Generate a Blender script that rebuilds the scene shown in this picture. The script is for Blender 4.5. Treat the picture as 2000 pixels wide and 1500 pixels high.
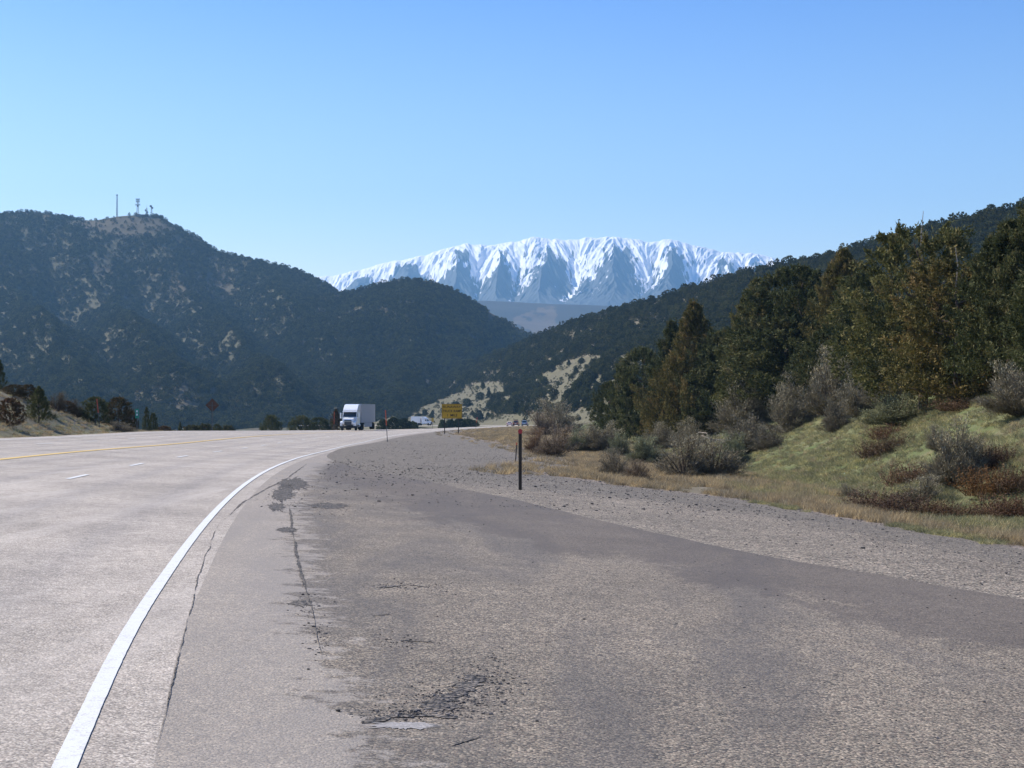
import bpy, math, random
import numpy as np
R = math.radians
SC = bpy.context.scene
COL = SC.collection
for o in list(bpy.data.objects): bpy.data.objects.remove(o)

# ------------------------------------------------------------------ camera
FP, HOR = 3000.0, 800.0                     # focal length and horizon row in photo pixels (2000 x 1500)
PITCH = math.atan((HOR - 750.0) / FP)
cam_d = bpy.data.cameras.new('camera'); cam = bpy.data.objects.new('camera', cam_d); COL.objects.link(cam)
cam_d.sensor_width = 36.0; cam_d.lens = 36.0 * FP / 2000.0
cam_d.clip_start = 0.1; cam_d.clip_end = 60000.0
cam.location = (0, 0, 0); cam.rotation_euler = (R(90) + PITCH, 0, 0)
SC.camera = cam

# ------------------------------------------------------------------ light
SUN_EL, SUN_AZ = R(43), R(-62)              # azimuth from +Y, negative = to the left
sd = (math.sin(SUN_AZ) * math.cos(SUN_EL), math.cos(SUN_AZ) * math.cos(SUN_EL), math.sin(SUN_EL))
w = bpy.data.worlds.new('World'); SC.world = w; w.use_nodes = True
wn = w.node_tree; bg = wn.nodes['Background']
sky = wn.nodes.new('ShaderNodeTexSky'); sky.sky_type = 'NISHITA'; sky.sun_disc = False
sky.sun_elevation = SUN_EL; sky.sun_rotation = SUN_AZ
sky.altitude = 1200; sky.air_density = 1.0; sky.dust_density = 2.4; sky.ozone_density = 1.6
hs = wn.nodes.new('ShaderNodeHueSaturation'); hs.inputs['Saturation'].default_value = 1.12; hs.inputs['Hue'].default_value = .490; wn.links.new(sky.outputs[0], hs.inputs['Color']); 
tcn = wn.nodes.new('ShaderNodeTexCoord'); sxz = wn.nodes.new('ShaderNodeSeparateXYZ'); rmp = wn.nodes.new('ShaderNodeValToRGB'); mxs = wn.nodes.new('ShaderNodeMix')
mxs.data_type = 'RGBA'; mxs.blend_type = 'MULTIPLY'; mxs.inputs[0].default_value = 1.0; e_ = rmp.color_ramp.elements
e_[0].position = 0.0; e_[0].color = (1.72, 1.30, 1.06, 1); e_[1].position = .30; e_[1].color = (.30, .50, .93, 1); q_ = rmp.color_ramp.elements.new(.12); q_.color = (1.12, 1.03, 1.02, 1)
wn.links.new(tcn.outputs['Generated'], sxz.inputs[0]); wn.links.new(sxz.outputs[2], rmp.inputs[0]); wn.links.new(rmp.outputs[0], mxs.inputs[7]); wn.links.new(hs.outputs[0], mxs.inputs[6]); wn.links.new(mxs.outputs[2], bg.inputs[0]); bg.inputs[1].default_value = 0.12
sl = bpy.data.lights.new('sun', 'SUN'); sl.energy = 4.5; sl.angle = R(0.5); sl.color = (1.0, 0.92, 0.79)
so = bpy.data.objects.new('sun', sl); COL.objects.link(so)
from mathutils import Vector
so.rotation_euler = Vector(sd).to_track_quat('Z', 'Y').to_euler(); so.location = (-200, 60, 300)
SC.view_settings.view_transform = 'Standard'; SC.view_settings.look = 'None'
SC.view_settings.exposure = 0.82; SC.view_settings.gamma = 1.0
SC.render.engine = 'CYCLES'
SC.cycles.max_bounces = 4; SC.cycles.diffuse_bounces = 2; SC.cycles.volume_bounces = 0
SC.cycles.transparent_max_bounces = 4; SC.cycles.use_denoising = True

# ------------------------------------------------------------------ helpers
def tag(o, label=None, cat=None, group=None, kind=None):
    if label: o['label'] = label
    if cat: o['category'] = cat
    if group: o['group'] = group
    if kind: o['kind'] = kind
    return o
def empty(name, loc, rz=0.0, sc=(1, 1, 1)):
    o = bpy.data.objects.new(name, None); COL.objects.link(o)
    o.location = loc; o.rotation_euler = (0, 0, rz); o.scale = sc; o.empty_display_size = .3
    return o
def mesh_np(name, V, F, mats=(), attrs=None, smooth=False, mi=None):
    """V (n,3), F (m,k) with constant k"""
    V = np.asarray(V, float); F = np.asarray(F, int)
    me = bpy.data.meshes.new(name); k = F.shape[1]
    me.vertices.add(len(V)); me.vertices.foreach_set('co', V.astype(np.float32).ravel())
    me.loops.add(F.size); me.loops.foreach_set('vertex_index', F.astype(np.int32).ravel())
    me.polygons.add(len(F)); me.polygons.foreach_set('loop_start', (np.arange(len(F)) * k).astype(np.int32))
    me.polygons.foreach_set('loop_total', np.full(len(F), k, np.int32))
    if smooth: me.polygons.foreach_set('use_smooth', np.ones(len(F), bool))
    for m in mats: me.materials.append(m)
    if mi is not None: me.polygons.foreach_set('material_index', np.asarray(mi, np.int32))
    for an, av in (attrs or {}).items():
        a = me.attributes.new(an, 'FLOAT', 'POINT'); a.data.foreach_set('value', np.asarray(av, np.float32).ravel())
    me.update(calc_edges=True); me.validate()
    return me
def link(name, me, parent=None, loc=None):
    o = bpy.data.objects.new(name, me); COL.objects.link(o)
    if parent: o.parent = parent
    if loc is not None: o.location = loc
    return o
class MB:
    """collects shapes; .build links them as one mesh object"""
    def __init__(s): s.v = []; s.f = []
    def hexa(s, p):
        b = len(s.v); s.v += [tuple(q) for q in p]
        s.f += [tuple(b + i for i in q) for q in ((0,3,2,1),(4,5,6,7),(0,1,5,4),(1,2,6,5),(2,3,7,6),(3,0,4,7))]
        return s
    def box(s, x0, x1, y0, y1, z0, z1):
        return s.hexa([(x0,y0,z0),(x1,y0,z0),(x1,y1,z0),(x0,y1,z0),(x0,y0,z1),(x1,y0,z1),(x1,y1,z1),(x0,y1,z1)])
    def prism(s, prof, x0, x1):
        """profile of (y, z) points swept along x"""
        n = len(prof); b = len(s.v)
        s.v += [(x0, y, z) for y, z in prof] + [(x1, y, z) for y, z in prof]
        s.f += [tuple(b + i for i in range(n)), tuple(b + n + i for i in reversed(range(n)))]
        s.f += [(b + i, b + n + i, b + n + (i + 1) % n, b + (i + 1) % n) for i in range(n)]
        return s
    def tube(s, pts, rad, n=8, cap=True):
        pts = [Vector(p) for p in pts]; b = len(s.v)
        for i, p in enumerate(pts):
            d = (pts[min(i + 1, len(pts) - 1)] - pts[max(i - 1, 0)]).normalized()
            a = d.orthogonal().normalized(); c = d.cross(a)
            r = rad[i] if hasattr(rad, '__len__') else rad
            for k in range(n):
                t = 2 * math.pi * k / n
                s.v.append(tuple(p + a * (r * math.cos(t)) + c * (r * math.sin(t))))
        for i in range(len(pts) - 1):
            for k in range(n):
                s.f.append((b + i * n + k, b + i * n + (k + 1) % n, b + (i + 1) * n + (k + 1) % n, b + (i + 1) * n + k))
        if cap:
            s.f.append(tuple(b + k for k in reversed(range(n)))); s.f.append(tuple(b + (len(pts) - 1) * n + k for k in range(n)))
        return s
    def wheel(s, x, y, z, r, wd, n=20):
        return s.tube([(x - wd / 2, y, z), (x - wd / 2 + .03, y, z), (x + wd / 2 - .03, y, z), (x + wd / 2, y, z)], [r * .9, r, r, r * .9], n)
    def build(s, name, m, parent=None, bevel=0.0, smooth=False):
        me = bpy.data.meshes.new(name); me.from_pydata(s.v, [], s.f); me.materials.append(m)
        if bevel:
            import bmesh
            bm = bmesh.new(); bm.from_mesh(me)
            bmesh.ops.recalc_face_normals(bm, faces=bm.faces)
            bmesh.ops.bevel(bm, geom=list(bm.edges), offset=bevel, segments=2, affect='EDGES', clamp_overlap=True)
            bm.to_mesh(me); bm.free()
        if smooth:
            for p in me.polygons: p.use_smooth = True
        return link(name, me, parent)

def noise2(x, y, seed=0):
    """smooth value noise in numpy"""
    x = np.asarray(x, float); y = np.asarray(y, float)
    xi = np.floor(x).astype(np.int64); yi = np.floor(y).astype(np.int64); xf = x - xi; yf = y - yi
    u = xf * xf * (3 - 2 * xf); v = yf * yf * (3 - 2 * yf)
    def h(a, b):
        n = (a * 374761393 + b * 668265263 + seed * 1442695041) & 0xffffffff
        n = ((n ^ (n >> 13)) * 1274126177) & 0xffffffff
        return ((n ^ (n >> 16)) & 0xffff) / 65535.0
    return (h(xi, yi) * (1 - u) + h(xi + 1, yi) * u) * (1 - v) + (h(xi, yi + 1) * (1 - u) + h(xi + 1, yi + 1) * u) * v
def fbm(x, y, o=4, seed=0):
    s = 0; a = .5
    for i in range(o): s = s + a * noise2(x * 2 ** i, y * 2 ** i, seed + i * 17); a *= .5
    return s / (1 - .5 ** o) - .5
def sst(a, b, x):
    t = np.clip((np.asarray(x, float) - a) / (b - a), 0, 1); return t * t * (3 - 2 * t)
def curve(pts):
    """smooth interpolation through control points"""
    p = np.array([tuple(map(float, q)) for q in pts]); p = p[np.argsort(p[:, 0])]; X, Y = p[:, 0], p[:, 1]
    d = np.diff(Y) / np.diff(X); m = np.zeros(len(X)); m[0] = d[0]; m[-1] = d[-1]
    h = np.diff(X); m[1:-1] = (d[:-1] * h[1:] + d[1:] * h[:-1]) / (h[:-1] + h[1:])
    def f(x):
        x = np.asarray(x, float); i = np.clip(np.searchsorted(X, x) - 1, 0, len(X) - 2)
        hh = X[i + 1] - X[i]; t = (x - X[i]) / hh
        r = (2*t**3 - 3*t**2 + 1) * Y[i] + (t**3 - 2*t**2 + t) * hh * m[i] + (-2*t**3 + 3*t**2) * Y[i+1] + (t**3 - t**2) * hh * m[i+1]
        r = np.where(x < X[0], Y[0] + m[0] * (x - X[0]), r); return np.where(x > X[-1], Y[-1] + m[-1] * (x - X[-1]), r)
    return f
CP, SP = math.cos(PITCH), math.sin(PITCH)
def ray(px, py):
    """world direction (per unit of Y) of a photo pixel"""
    a = (np.asarray(px, float) - 1000) / FP; b = (750 - np.asarray(py, float)) / FP
    dy = CP - b * SP; dz = SP + b * CP
    return a / dy, dz / dy
def at(px, py, Y):
    a, b = ray(px, py); return a * Y, Y, b * Y

# ------------------------------------------------------------------ materials
def newmat(name, rough=.9, spec=.2):
    m = bpy.data.materials.new(name); m.use_nodes = True; nt = m.node_tree; b = nt.nodes['Principled BSDF']
    b.inputs['Roughness'].default_value = rough; b.inputs['Specular IOR Level'].default_value = spec
    return m, nt, b
def N(nt, t, **kw):
    n = nt.nodes.new(t)
    for k, v in kw.items(): setattr(n, k, v)
    return n
def L(nt, a, b): nt.links.new(a, b)
def c4(c): return (c[0], c[1], c[2], 1.0)
def coords(nt, scale=(1, 1, 1)):
    g = N(nt, 'ShaderNodeNewGeometry'); mp = N(nt, 'ShaderNodeMapping'); mp.inputs['Scale'].default_value = scale
    L(nt, g.outputs['Position'], mp.inputs[0]); return mp.outputs[0]
def noise(nt, co, scale, detail=4, rough=.6, dist=0):
    n = N(nt, 'ShaderNodeTexNoise'); n.inputs['Scale'].default_value = scale; n.inputs['Detail'].default_value = detail
    n.inputs['Roughness'].default_value = rough; n.inputs['Distortion'].default_value = dist
    L(nt, co, n.inputs['Vector']); return n.outputs['Fac']
def ramp(nt, fac, stops, interp='LINEAR'):
    r = N(nt, 'ShaderNodeValToRGB'); e = r.color_ramp; e.interpolation = interp
    while len(e.elements) < len(stops): e.elements.new(.5)
    for el, (p, c) in zip(e.elements, stops): el.position = p; el.color = c4(c) if hasattr(c, '__len__') else (c, c, c, 1)
    L(nt, fac, r.inputs[0]); return r.outputs[0]
def mix(nt, f, a, b, mode='MIX'):
    n = N(nt, 'ShaderNodeMix', data_type='RGBA', blend_type=mode)
    for s, v in ((n.inputs[0], f), (n.inputs[6], a), (n.inputs[7], b)):
        if hasattr(v, 'is_linked'): L(nt, v, s)
        else: s.default_value = v if isinstance(v, float) else c4(v)
    return n.outputs[2]
def vor(nt, co, scale, feat='F1'):
    n = N(nt, 'ShaderNodeTexVoronoi', feature=feat); n.inputs['Scale'].default_value = scale; L(nt, co, n.inputs['Vector']); return n
def attr(nt, name):
    n = N(nt, 'ShaderNodeAttribute'); n.attribute_name = name; return n.outputs['Fac']
def bump(nt, b, h, dist, st=1.0):
    n = N(nt, 'ShaderNodeBump'); n.inputs['Distance'].default_value = dist; n.inputs['Strength'].default_value = st
    L(nt, h, n.inputs['Height']); L(nt, n.outputs[0], b.inputs['Normal'])
def plain(name, c, rough=.6, spec=.3, metal=0, var=.12, scale=3.0):
    m, nt, b = newmat(name, rough, spec)
    co = coords(nt); f = noise(nt, co, scale, 5)
    L(nt, mix(nt, f, tuple(x * (1 - var) for x in c), tuple(min(1, x * (1 + var)) for x in c)), b.inputs['Base Color'])
    b.inputs['Metallic'].default_value = metal; return m

def mat_stones(name, cols, scale, dark, tint_scale=.5, patch=None, bd=.006, rough=.85, streak=None, midc=(.80, 1.2), wheel=False):
    """chip seal / gravel: random coloured stones with dark joints, wide tonal patches"""
    m, nt, b = newmat(name, rough, .35); co = coords(nt)
    v = vor(nt, co, scale); s = N(nt, 'ShaderNodeSeparateColor'); L(nt, v.outputs['Color'], s.inputs[0])
    n = len(cols); base = ramp(nt, s.outputs[0], [(i / n, c) for i, c in enumerate(cols)], 'CONSTANT')
    e = ramp(nt, v.outputs['Distance'], [(.0, 1), (.42, .95), (.8, dark)]); base = mix(nt, 1.0, base, e, 'MULTIPLY')
    md = noise(nt, co, 5.5, 5, .8); base = mix(nt, 1.0, base, ramp(nt, md, [(.34, midc[0]), (.5, 1.0), (.66, midc[1])]), 'MULTIPLY')
    t = noise(nt, co, tint_scale, 6, .65); base = mix(nt, 1.0, base, ramp(nt, t, [(.3, .76), (.7, 1.16)]), 'MULTIPLY')
    if streak:
        c2 = coords(nt, streak[0]); f = ramp(nt, noise(nt, c2, streak[1], 6, .7, .6), [(streak[3], 0), (streak[4], 1)])
        base = mix(nt, f, base, mix(nt, .45, streak[2], base))
    if wheel: base = mix(nt, 1.0, base, ramp(nt, attr(nt, 'wheelpath'), [(0, (1,1,1)), (1, (.84,.85,.875))]), 'MULTIPLY')
    if patch:
        bd_ = noise(nt, coords(nt, (1, .3, 1)), .9, 7, .7, .8); ab = N(nt, 'ShaderNodeMath', operation='ADD'); L(nt, attr(nt, 'band'), ab.inputs[0]); L(nt, bd_, ab.inputs[1])
        base = mix(nt, ramp(nt, ab.outputs[0], [(.92, 0), (1.06, .82)]), base, mix(nt, .35, (.080,.065,.056), base))
        f = attr(nt, 'wear'); jag = noise(nt, co, 2.2, 6, .75)
        a = N(nt, 'ShaderNodeMath', operation='ADD'); L(nt, f, a.inputs[0]); L(nt, jag, a.inputs[1])
        base = mix(nt, ramp(nt, a.outputs[0], [(.93, 0), (1.07, 1)]), base, mix(nt, .6, patch, base))
    L(nt, base, b.inputs['Base Color']); bump(nt, b, e, bd, .8); return m

M = {}
M['road'] = mat_stones('worn_chip_seal', [(0.417,0.352,0.291),(0.523,0.448,0.373),(0.343,0.293,0.246),(0.633,0.559,0.468),(0.445,0.385,0.312),(0.280,0.248,0.214)], 70, .5, .35, None, .004,
                       streak=((.9,.05,1), 1.2, (.52,.46,.40), .5, .75), wheel=True)
M['shoulder'] = mat_stones('old_shoulder_asphalt', [(0.197,0.164,0.123),(0.324,0.266,0.194),(0.122,0.102,0.081),(0.453,0.368,0.270),(0.231,0.176,0.133),(0.252,0.218,0.169),(0.069,0.060,0.051)], 62, .45, .5, (.43,.38,.33), .006,
                           streak=((1,.2,1), .5, (.085,.076,.070), .44, .58))
M['gravel'] = mat_stones('roadside_gravel', [(0.260,0.215,0.160),(0.365,0.302,0.232),(0.149,0.128,0.098),(0.538,0.445,0.343),(0.278,0.211,0.158),(0.336,0.293,0.222),(0.076,0.068,0.056)], 34, .3, .45, (.082,.074,.062), .018, midc=(.55, 1.35))
def mat_ground():
    m, nt, b = newmat('grassy_soil', 1, .05); co = coords(nt)
    n1 = noise(nt, co, .35, 8, .7); n2 = noise(nt, co, 5, 6, .7)
    g = ramp(nt, n1, [(.33, (.20,.17,.10)), (.45, (.15,.155,.075)), (.6, (.10,.13,.05))])
    g = mix(nt, ramp(nt, n2, [(.4, .0), (.8, .35)]), g, (.17,.15,.10))
    d = mix(nt, ramp(nt, n1, [(.4, 0), (.6, 1)]), ramp(nt, n2, [(.35, (.25,.21,.165)), (.7, (.18,.15,.115))]), ramp(nt, n2, [(.35, (.20,.185,.12)), (.7, (.155,.14,.10))]))
    g = mix(nt, attr(nt, 'dry'), g, d)
    ga = N(nt, 'ShaderNodeMath', operation='ADD'); L(nt, attr(nt, 'grav'), ga.inputs[0]); L(nt, noise(nt, co, .9, 7, .75), ga.inputs[1])
    vg = vor(nt, co, 22); sg = N(nt, 'ShaderNodeSeparateColor'); L(nt, vg.outputs['Color'], sg.inputs[0])
    g = mix(nt, ramp(nt, ga.outputs[0], [(.86, 0), (1.0, .9)]), g, ramp(nt, sg.outputs[0], [(0, (.09,.08,.072)), (.4, (.19,.16,.14)), (.8, (.33,.275,.235))]))
    L(nt, g, b.inputs['Base Color']); bump(nt, b, n2, .15, .7); return m
M['ground'] = mat_ground()
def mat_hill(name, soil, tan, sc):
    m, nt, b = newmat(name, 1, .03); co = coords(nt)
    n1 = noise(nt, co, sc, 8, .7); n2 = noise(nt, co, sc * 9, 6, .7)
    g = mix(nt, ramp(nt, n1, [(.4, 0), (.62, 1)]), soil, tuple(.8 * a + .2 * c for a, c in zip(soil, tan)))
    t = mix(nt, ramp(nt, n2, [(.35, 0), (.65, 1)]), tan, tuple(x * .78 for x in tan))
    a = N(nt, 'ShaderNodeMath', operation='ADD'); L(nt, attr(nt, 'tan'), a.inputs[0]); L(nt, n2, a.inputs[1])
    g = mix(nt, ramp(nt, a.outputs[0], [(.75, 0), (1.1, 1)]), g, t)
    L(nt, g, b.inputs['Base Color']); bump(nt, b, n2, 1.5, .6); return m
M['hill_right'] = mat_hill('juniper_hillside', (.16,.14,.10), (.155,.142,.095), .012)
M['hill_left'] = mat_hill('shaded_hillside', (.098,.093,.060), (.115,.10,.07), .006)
M['mesa'] = mat_hill('far_foothill', (.05,.052,.05), (.15,.12,.09), .0012)
def mat_snow():
    m, nt, b = newmat('snowy_rock', .8, .1); co = coords(nt, (1, 1, 1.0))
    n1 = noise(nt, co, .0042, 10, .72, .4); n2 = noise(nt, co, .02, 8, .75)
    a = N(nt, 'ShaderNodeMath', operation='ADD'); L(nt, attr(nt, 'snow'), a.inputs[0]); L(nt, n1, a.inputs[1])
    a2 = N(nt, 'ShaderNodeMath', operation='MULTIPLY_ADD'); L(nt, n2, a2.inputs[0]); a2.inputs[1].default_value = .30; L(nt, a.outputs[0], a2.inputs[2])
    f = ramp(nt, a2.outputs[0], [(.0, 0), (1.0, 1)])
    mr = N(nt, 'ShaderNodeMapRange'); L(nt, a2.outputs[0], mr.inputs[0]); mr.inputs[1].default_value = 1.2; mr.inputs[2].default_value = 1.5
    rock = mix(nt, n2, (.055,.07,.085), (.10,.105,.105))
    L(nt, mix(nt, mr.outputs[0], rock, (.86,.87,.90)), b.inputs['Base Color']); return m
M['snow'] = mat_snow()
def mat_leaf(name, c1, c2, c3, trans=.12, vary=False):
    """foliage: attribute v varies tone leaf by leaf, object colour tints a whole plant"""
    m, nt, b = newmat(name, .8, .12)
    col = ramp(nt, attr(nt, 'v'), [(0, c1), (.5, c2), (1, c3)])
    oi = N(nt, 'ShaderNodeObjectInfo'); col = mix(nt, 1.0, col, oi.outputs['Color'], 'MULTIPLY')
    if vary: col = mix(nt, 1.0, col, ramp(nt, oi.outputs['Random'], [(0, (.6,.62,.66)), (.5, (1,1,1)), (1, (1.7,1.55,1.3))]), 'MULTIPLY')
    L(nt, col, b.inputs['Base Color'])
    tr = N(nt, 'ShaderNodeBsdfTranslucent'); L(nt, col, tr.inputs[0]); ms = N(nt, 'ShaderNodeMixShader'); ms.inputs[0].default_value = trans
    out = nt.nodes['Material Output']; L(nt, b.outputs[0], ms.inputs[1]); L(nt, tr.outputs[0], ms.inputs[2]); L(nt, ms.outputs[0], out.inputs[0])
    return m
M['juniper'] = mat_leaf('juniper_foliage', (.038,.045,.019), (.084,.088,.038), (.165,.138,.072), .22)
M['juniper_far'] = mat_leaf('hillside_juniper_foliage', (.040,.052,.022), (.074,.084,.034), (.135,.122,.055), .2, vary=True)
M['sage'] = mat_leaf('sagebrush_twigs', (.075,.066,.050), (.145,.132,.10), (.25,.235,.175))
M['seed'] = mat_leaf('dry_seed_heads', (.30,.24,.12), (.42,.35,.19), (.55,.47,.30))
M['russet'] = mat_leaf('russet_weed', (.07,.045,.030), (.15,.10,.062), (.28,.21,.14))
M['grass'] = mat_leaf('green_grass_blades', (.13,.14,.065), (.25,.245,.125), (.48,.43,.27), .35, vary=True)
M['drygrass'] = mat_leaf('dry_grass_blades', (.19,.145,.085), (.34,.27,.165), (.58,.49,.33), .3, vary=True)
M['bark'] = plain('grey_brown_bark', (.11,.085,.065), .95, .1, scale=12, var=.4)
M['deadwood'] = plain('bleached_dead_wood', (.34,.29,.25), .9, .1, scale=8, var=.3)
M['stone'] = mat_stones('loose_dark_stone', [(.07,.064,.06),(.13,.115,.105),(.22,.19,.165),(.095,.085,.08)], 9, .8, 3, None, .003)
M['white_line'] = None
def mat_paint(name, c, under):
    m, nt, b = newmat(name, .7, .3); co = coords(nt)
    n = noise(nt, co, 9, 6, .8); n2 = noise(nt, co, 60, 3, .7)
    f = mix(nt, .5, n, n2)
    L(nt, mix(nt, ramp(nt, f, [(.52, 1), (.62, .2)]), c, under), b.inputs['Base Color']); bump(nt, b, n2, .003, .5); return m
M['white_line'] = mat_paint('worn_white_paint', (.40,.36,.33), (.64,.64,.62))
M['yellow_line'] = mat_paint('worn_yellow_paint', (.42,.34,.25), (.62,.43,.13))

# ------------------------------------------------------------------ terrain shape
PH, PV, PS = 1.72, 41.5 / FP, .0515         # eye height, grade and cross fall of the near carriageway
def plane(X, Y): return -PH - PV * Y - PS * X
def unp(px, py):
    """photo pixel to the near road plane"""
    a, b = ray(px, py); Y = -PH / (b + PV + PS * a); return a * Y, Y
edge = [unp(*p)[::-1] for p in ((125,1500),(235,1265),(340,1100),(420,1000),(520,920),(575,897),(640,880),(700,866))]
edge = [(e[0], e[1]) for e in edge]
XR = curve([(-12, edge[0][1] + 4.0)] + edge + [(175,-14.1),(250,-11.0),(360,-4.9),(480,2.2),(600,12),(800,34),(1000,60)])
XL = curve([(-12,-15.5),(0,-18),(40,-22.8),(60,-24.9)] + [unp(*p)[::-1] for p in ((0,856),(195,847),(290,842.5))] + [(200,-31.2),(250,-28.7),(300,-25.5),(400,-19),(500,-13),(600,-4),(800,18),(1000,44)])
def zimg(y, Y): return float(ray(1000, y)[1]) * Y
_y = np.array([-12, 0, 30, 60, 90, 115, 135.])
ZR = curve([(a, float(plane(XR(a), a))) for a in _y] + [(175, zimg(853,175)),(250, zimg(840,250)),(360, zimg(834.5,360)),(480, zimg(832,480)),(600,zimg(831,600)),(800,zimg(830,800)),(1100,zimg(829,1100)),(1600,zimg(829,1600))])
ZL = curve([(a, float(plane(XL(a), a))) for a in _y] + [(200, zimg(841,200)),(250, zimg(840.2,250)),(300, zimg(839,300)),(400, zimg(836.5,400)),(500, zimg(834,500)),(600,zimg(832,600)),(800,zimg(830,800)),(1100,zimg(829,1100)),(1600,zimg(829,1600))])
XS = curve([(-12,14),(0,11.6),(10,9)] + [unp(*p)[::-1] for p in ((2000,1170),(1500,1085),(1300,1045),(1000,975))] + [(50,-3.2),(60,-6.2),(72,-8.6),(90,-10.4),(130,-12.2),(175,-12.7),(250,-9.7),(360,-3.6),(480,3.5),(600,13.4),(800,35.5),(1000,62)])
_XG = curve([(-12,16),(0,13.4),(10,11.6)] + [unp(*p)[::-1] for p in ((2000,1073),(1700,1022),(1500,985),(1250,953),(1100,932))] + [(84,3.4),(127,2.4),(168,-3.5),(200,-7.6),(250,-7.0),(360,-1.8),(480,5),(600,15),(800,37),(1000,64)])
XG = lambda Y: _XG(Y) + .9 * fbm(np.asarray(Y, float) * .22, np.asarray(Y, float) * 0 + 3, 5, 66) * sst(10, 25, Y)
XT = curve([(-12,17.5),(0,16),(28,14.2),(40,13.2),(50,11.8),(60,11.6),(90,13),(130,14.5),(160,14),(250,13),(400,17),(480,20),(600,32),(800,60),(1000,90)])
KN = curve([(-12,3.6),(80,3.6),(108,3.4),(125,2.6),(145,1.1),(160,.2),(175,0),(1600,0)])
def G(X, Y):
    """ground height"""
    X = np.asarray(X, float); Y = np.asarray(Y, float)
    xr, xl = XR(Y), XL(Y); zr, zl = ZR(Y), ZL(Y)
    t = (X - xr) / (xl - xr); zroad = zr + (zl - zr) * np.clip(t, 0, 1)
    cf = PS * (1 - .75 * sst(110, 200, Y)); b1 = np.clip(X - xr, 0, None)
    right = -cf * np.minimum(b1, XT(Y) - xr + 2)
    xt = XT(Y); b = np.clip(X - xt, 0, None)
    slope = .50 - .12 * sst(90, 200, Y)
    rise = slope * (np.sqrt(b * b + 4) - 2) ; rise = np.where(rise > 14, 14 + (rise - 14) * .25, rise); rise = np.where(rise > 40, 40, rise)
    rough = sst(0, 3, X - XG(Y)) * (fbm(X * .18, Y * .12, 4, 3) * (.5 + .9 * sst(2, 12, b)) + fbm(X * .9, Y * .7, 2, 9) * .12)
    # left side
    lb = np.clip(xl - X, 0, None)
    kn = KN(Y) * (sst(.3, 8.5, lb)) * (1 - .8 * sst(16, 60, lb)) - .18 * sst(0, 1.2, lb)
    fall = 11 * sst(.10, .19, -X / np.maximum(Y, 40)) * sst(1, 34, lb) * sst(135, 200, Y)
    leftn = sst(1, 5, lb) * fbm(X * .12, Y * .1, 4, 5) * .9
    z = zroad + right + rise + rough + kn - fall + leftn
    micro = sst(0, 3, X - xr - 1.2) * (1 - sst(70, 120, Y)) * fbm(X * .5, Y * .35, 3, 21) * .05
    return z + micro
def hit(px, py, y0=4.0, y1=1500.0):
    """where a photo pixel meets the ground"""
    a, b = ray(px, py); Ys = np.geomspace(y0, y1, 3000); d = G(a * Ys, Ys) - b * Ys
    i = np.argmax(d > 0)
    if d[i] <= 0: return None
    Y = Ys[i]; return float(a * Y), float(Y), float(G(a * Y, Y))

rows = np.concatenate([np.arange(-12, 4, 1.0), np.geomspace(4, 1600, 380)])
def strip(name, fa, fb, n, mat, wear=None, dry=None, power=1.0):
    t = np.linspace(0, 1, n) ** power
    A, B = fa(rows), fb(rows); X = A[:, None] + (B - A)[:, None] * t[None, :]; Y = np.repeat(rows[:, None], n, 1)
    Z = G(X, Y); V = np.stack([X, Y, Z], -1).reshape(-1, 3)
    i = np.arange(len(rows) - 1)[:, None] * n + np.arange(n - 1)[None, :]; F = np.stack([i, i + 1, i + n + 1, i + n], -1).reshape(-1, 4)
    at_ = {}
    if wear is not None: at_['wear'] = wear(X, Y)
    if name == 'road':
        u = (X - XR(Y)) / (XL(Y) - XR(Y)); at_['wheelpath'] = sum(np.exp(-((u - f) / .020) ** 2) for f in (.075, .185, .33, .44, .585, .69, .80, .89)) * (.6 + .8 * (fbm(Y * .05, X * .2, 3, 13) + .3))
    if name == 'paved_shoulder': at_['band'] = np.maximum(.56 * sst(6.5, 2.4, XS(Y) - X), .46 * sst(36, 52, Y)) * sst(1.0, 2.4, X - XR(Y)) + .06
    if dry is not None: at_['dry'] = dry(X, Y)
    if name == 'grass_bank': at_['grav'] = .62 * sst(1.0, .0, (X - XG(Y)) / (1.5 + 6 * sst(50, 120, Y)))
    return tag(link(name, mesh_np(name, V, F, [mat], at_, True)), kind='structure')
strip('road', XL, lambda Y: XR(Y) + .42, 110, M['road'])
strip('paved_shoulder', lambda Y: XR(Y) + .42, XS, 60, M['shoulder'], lambda X, Y: sst(3.4, .4, X - XR(Y)) * .68)
strip('gravel_verge', XS, XG, 40, M['gravel'], lambda X, Y: .10 + .55 * sst(.25, 1.0, (X - XS(Y)) / (XG(Y) - XS(Y))) + .5 * sst(36, 52, Y))
strip('grass_bank', XG, lambda Y: XT(Y) + 40, 130, M['ground'], None, lambda X, Y: sst(.8, -2.2, X - XT(Y)) * .9 + .0 * X, 1.25)
strip('hillside_ground', lambda Y: XT(Y) + 40, lambda Y: XT(Y) + 500, 30, M['ground'], None, lambda X, Y: X * 0 + .5)
strip('left_bank', lambda Y: XL(Y) - 70, XL, 90, M['ground'], None, lambda X, Y: .75 + .0 * X)
strip('left_field', lambda Y: XL(Y) - 900, lambda Y: XL(Y) - 70, 40, M['ground'], None, lambda X, Y: .75 + .0 * X)
def sheet(name, x0, x1, y0, y1, z, mat, n=20):
    X, Y = np.meshgrid(np.linspace(x0, x1, n), np.linspace(y0, y1, n)); V = np.stack([X, Y, X * 0 + z], -1).reshape(-1, 3)
    i = np.arange(n - 1)[:, None] * n + np.arange(n - 1)[None, :]; F = np.stack([i, i + 1, i + n + 1, i + n], -1).reshape(-1, 4)
    return tag(link(name, mesh_np(name, V, F, [mat], {'dry': X * 0 + .6})), kind='structure')
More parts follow.
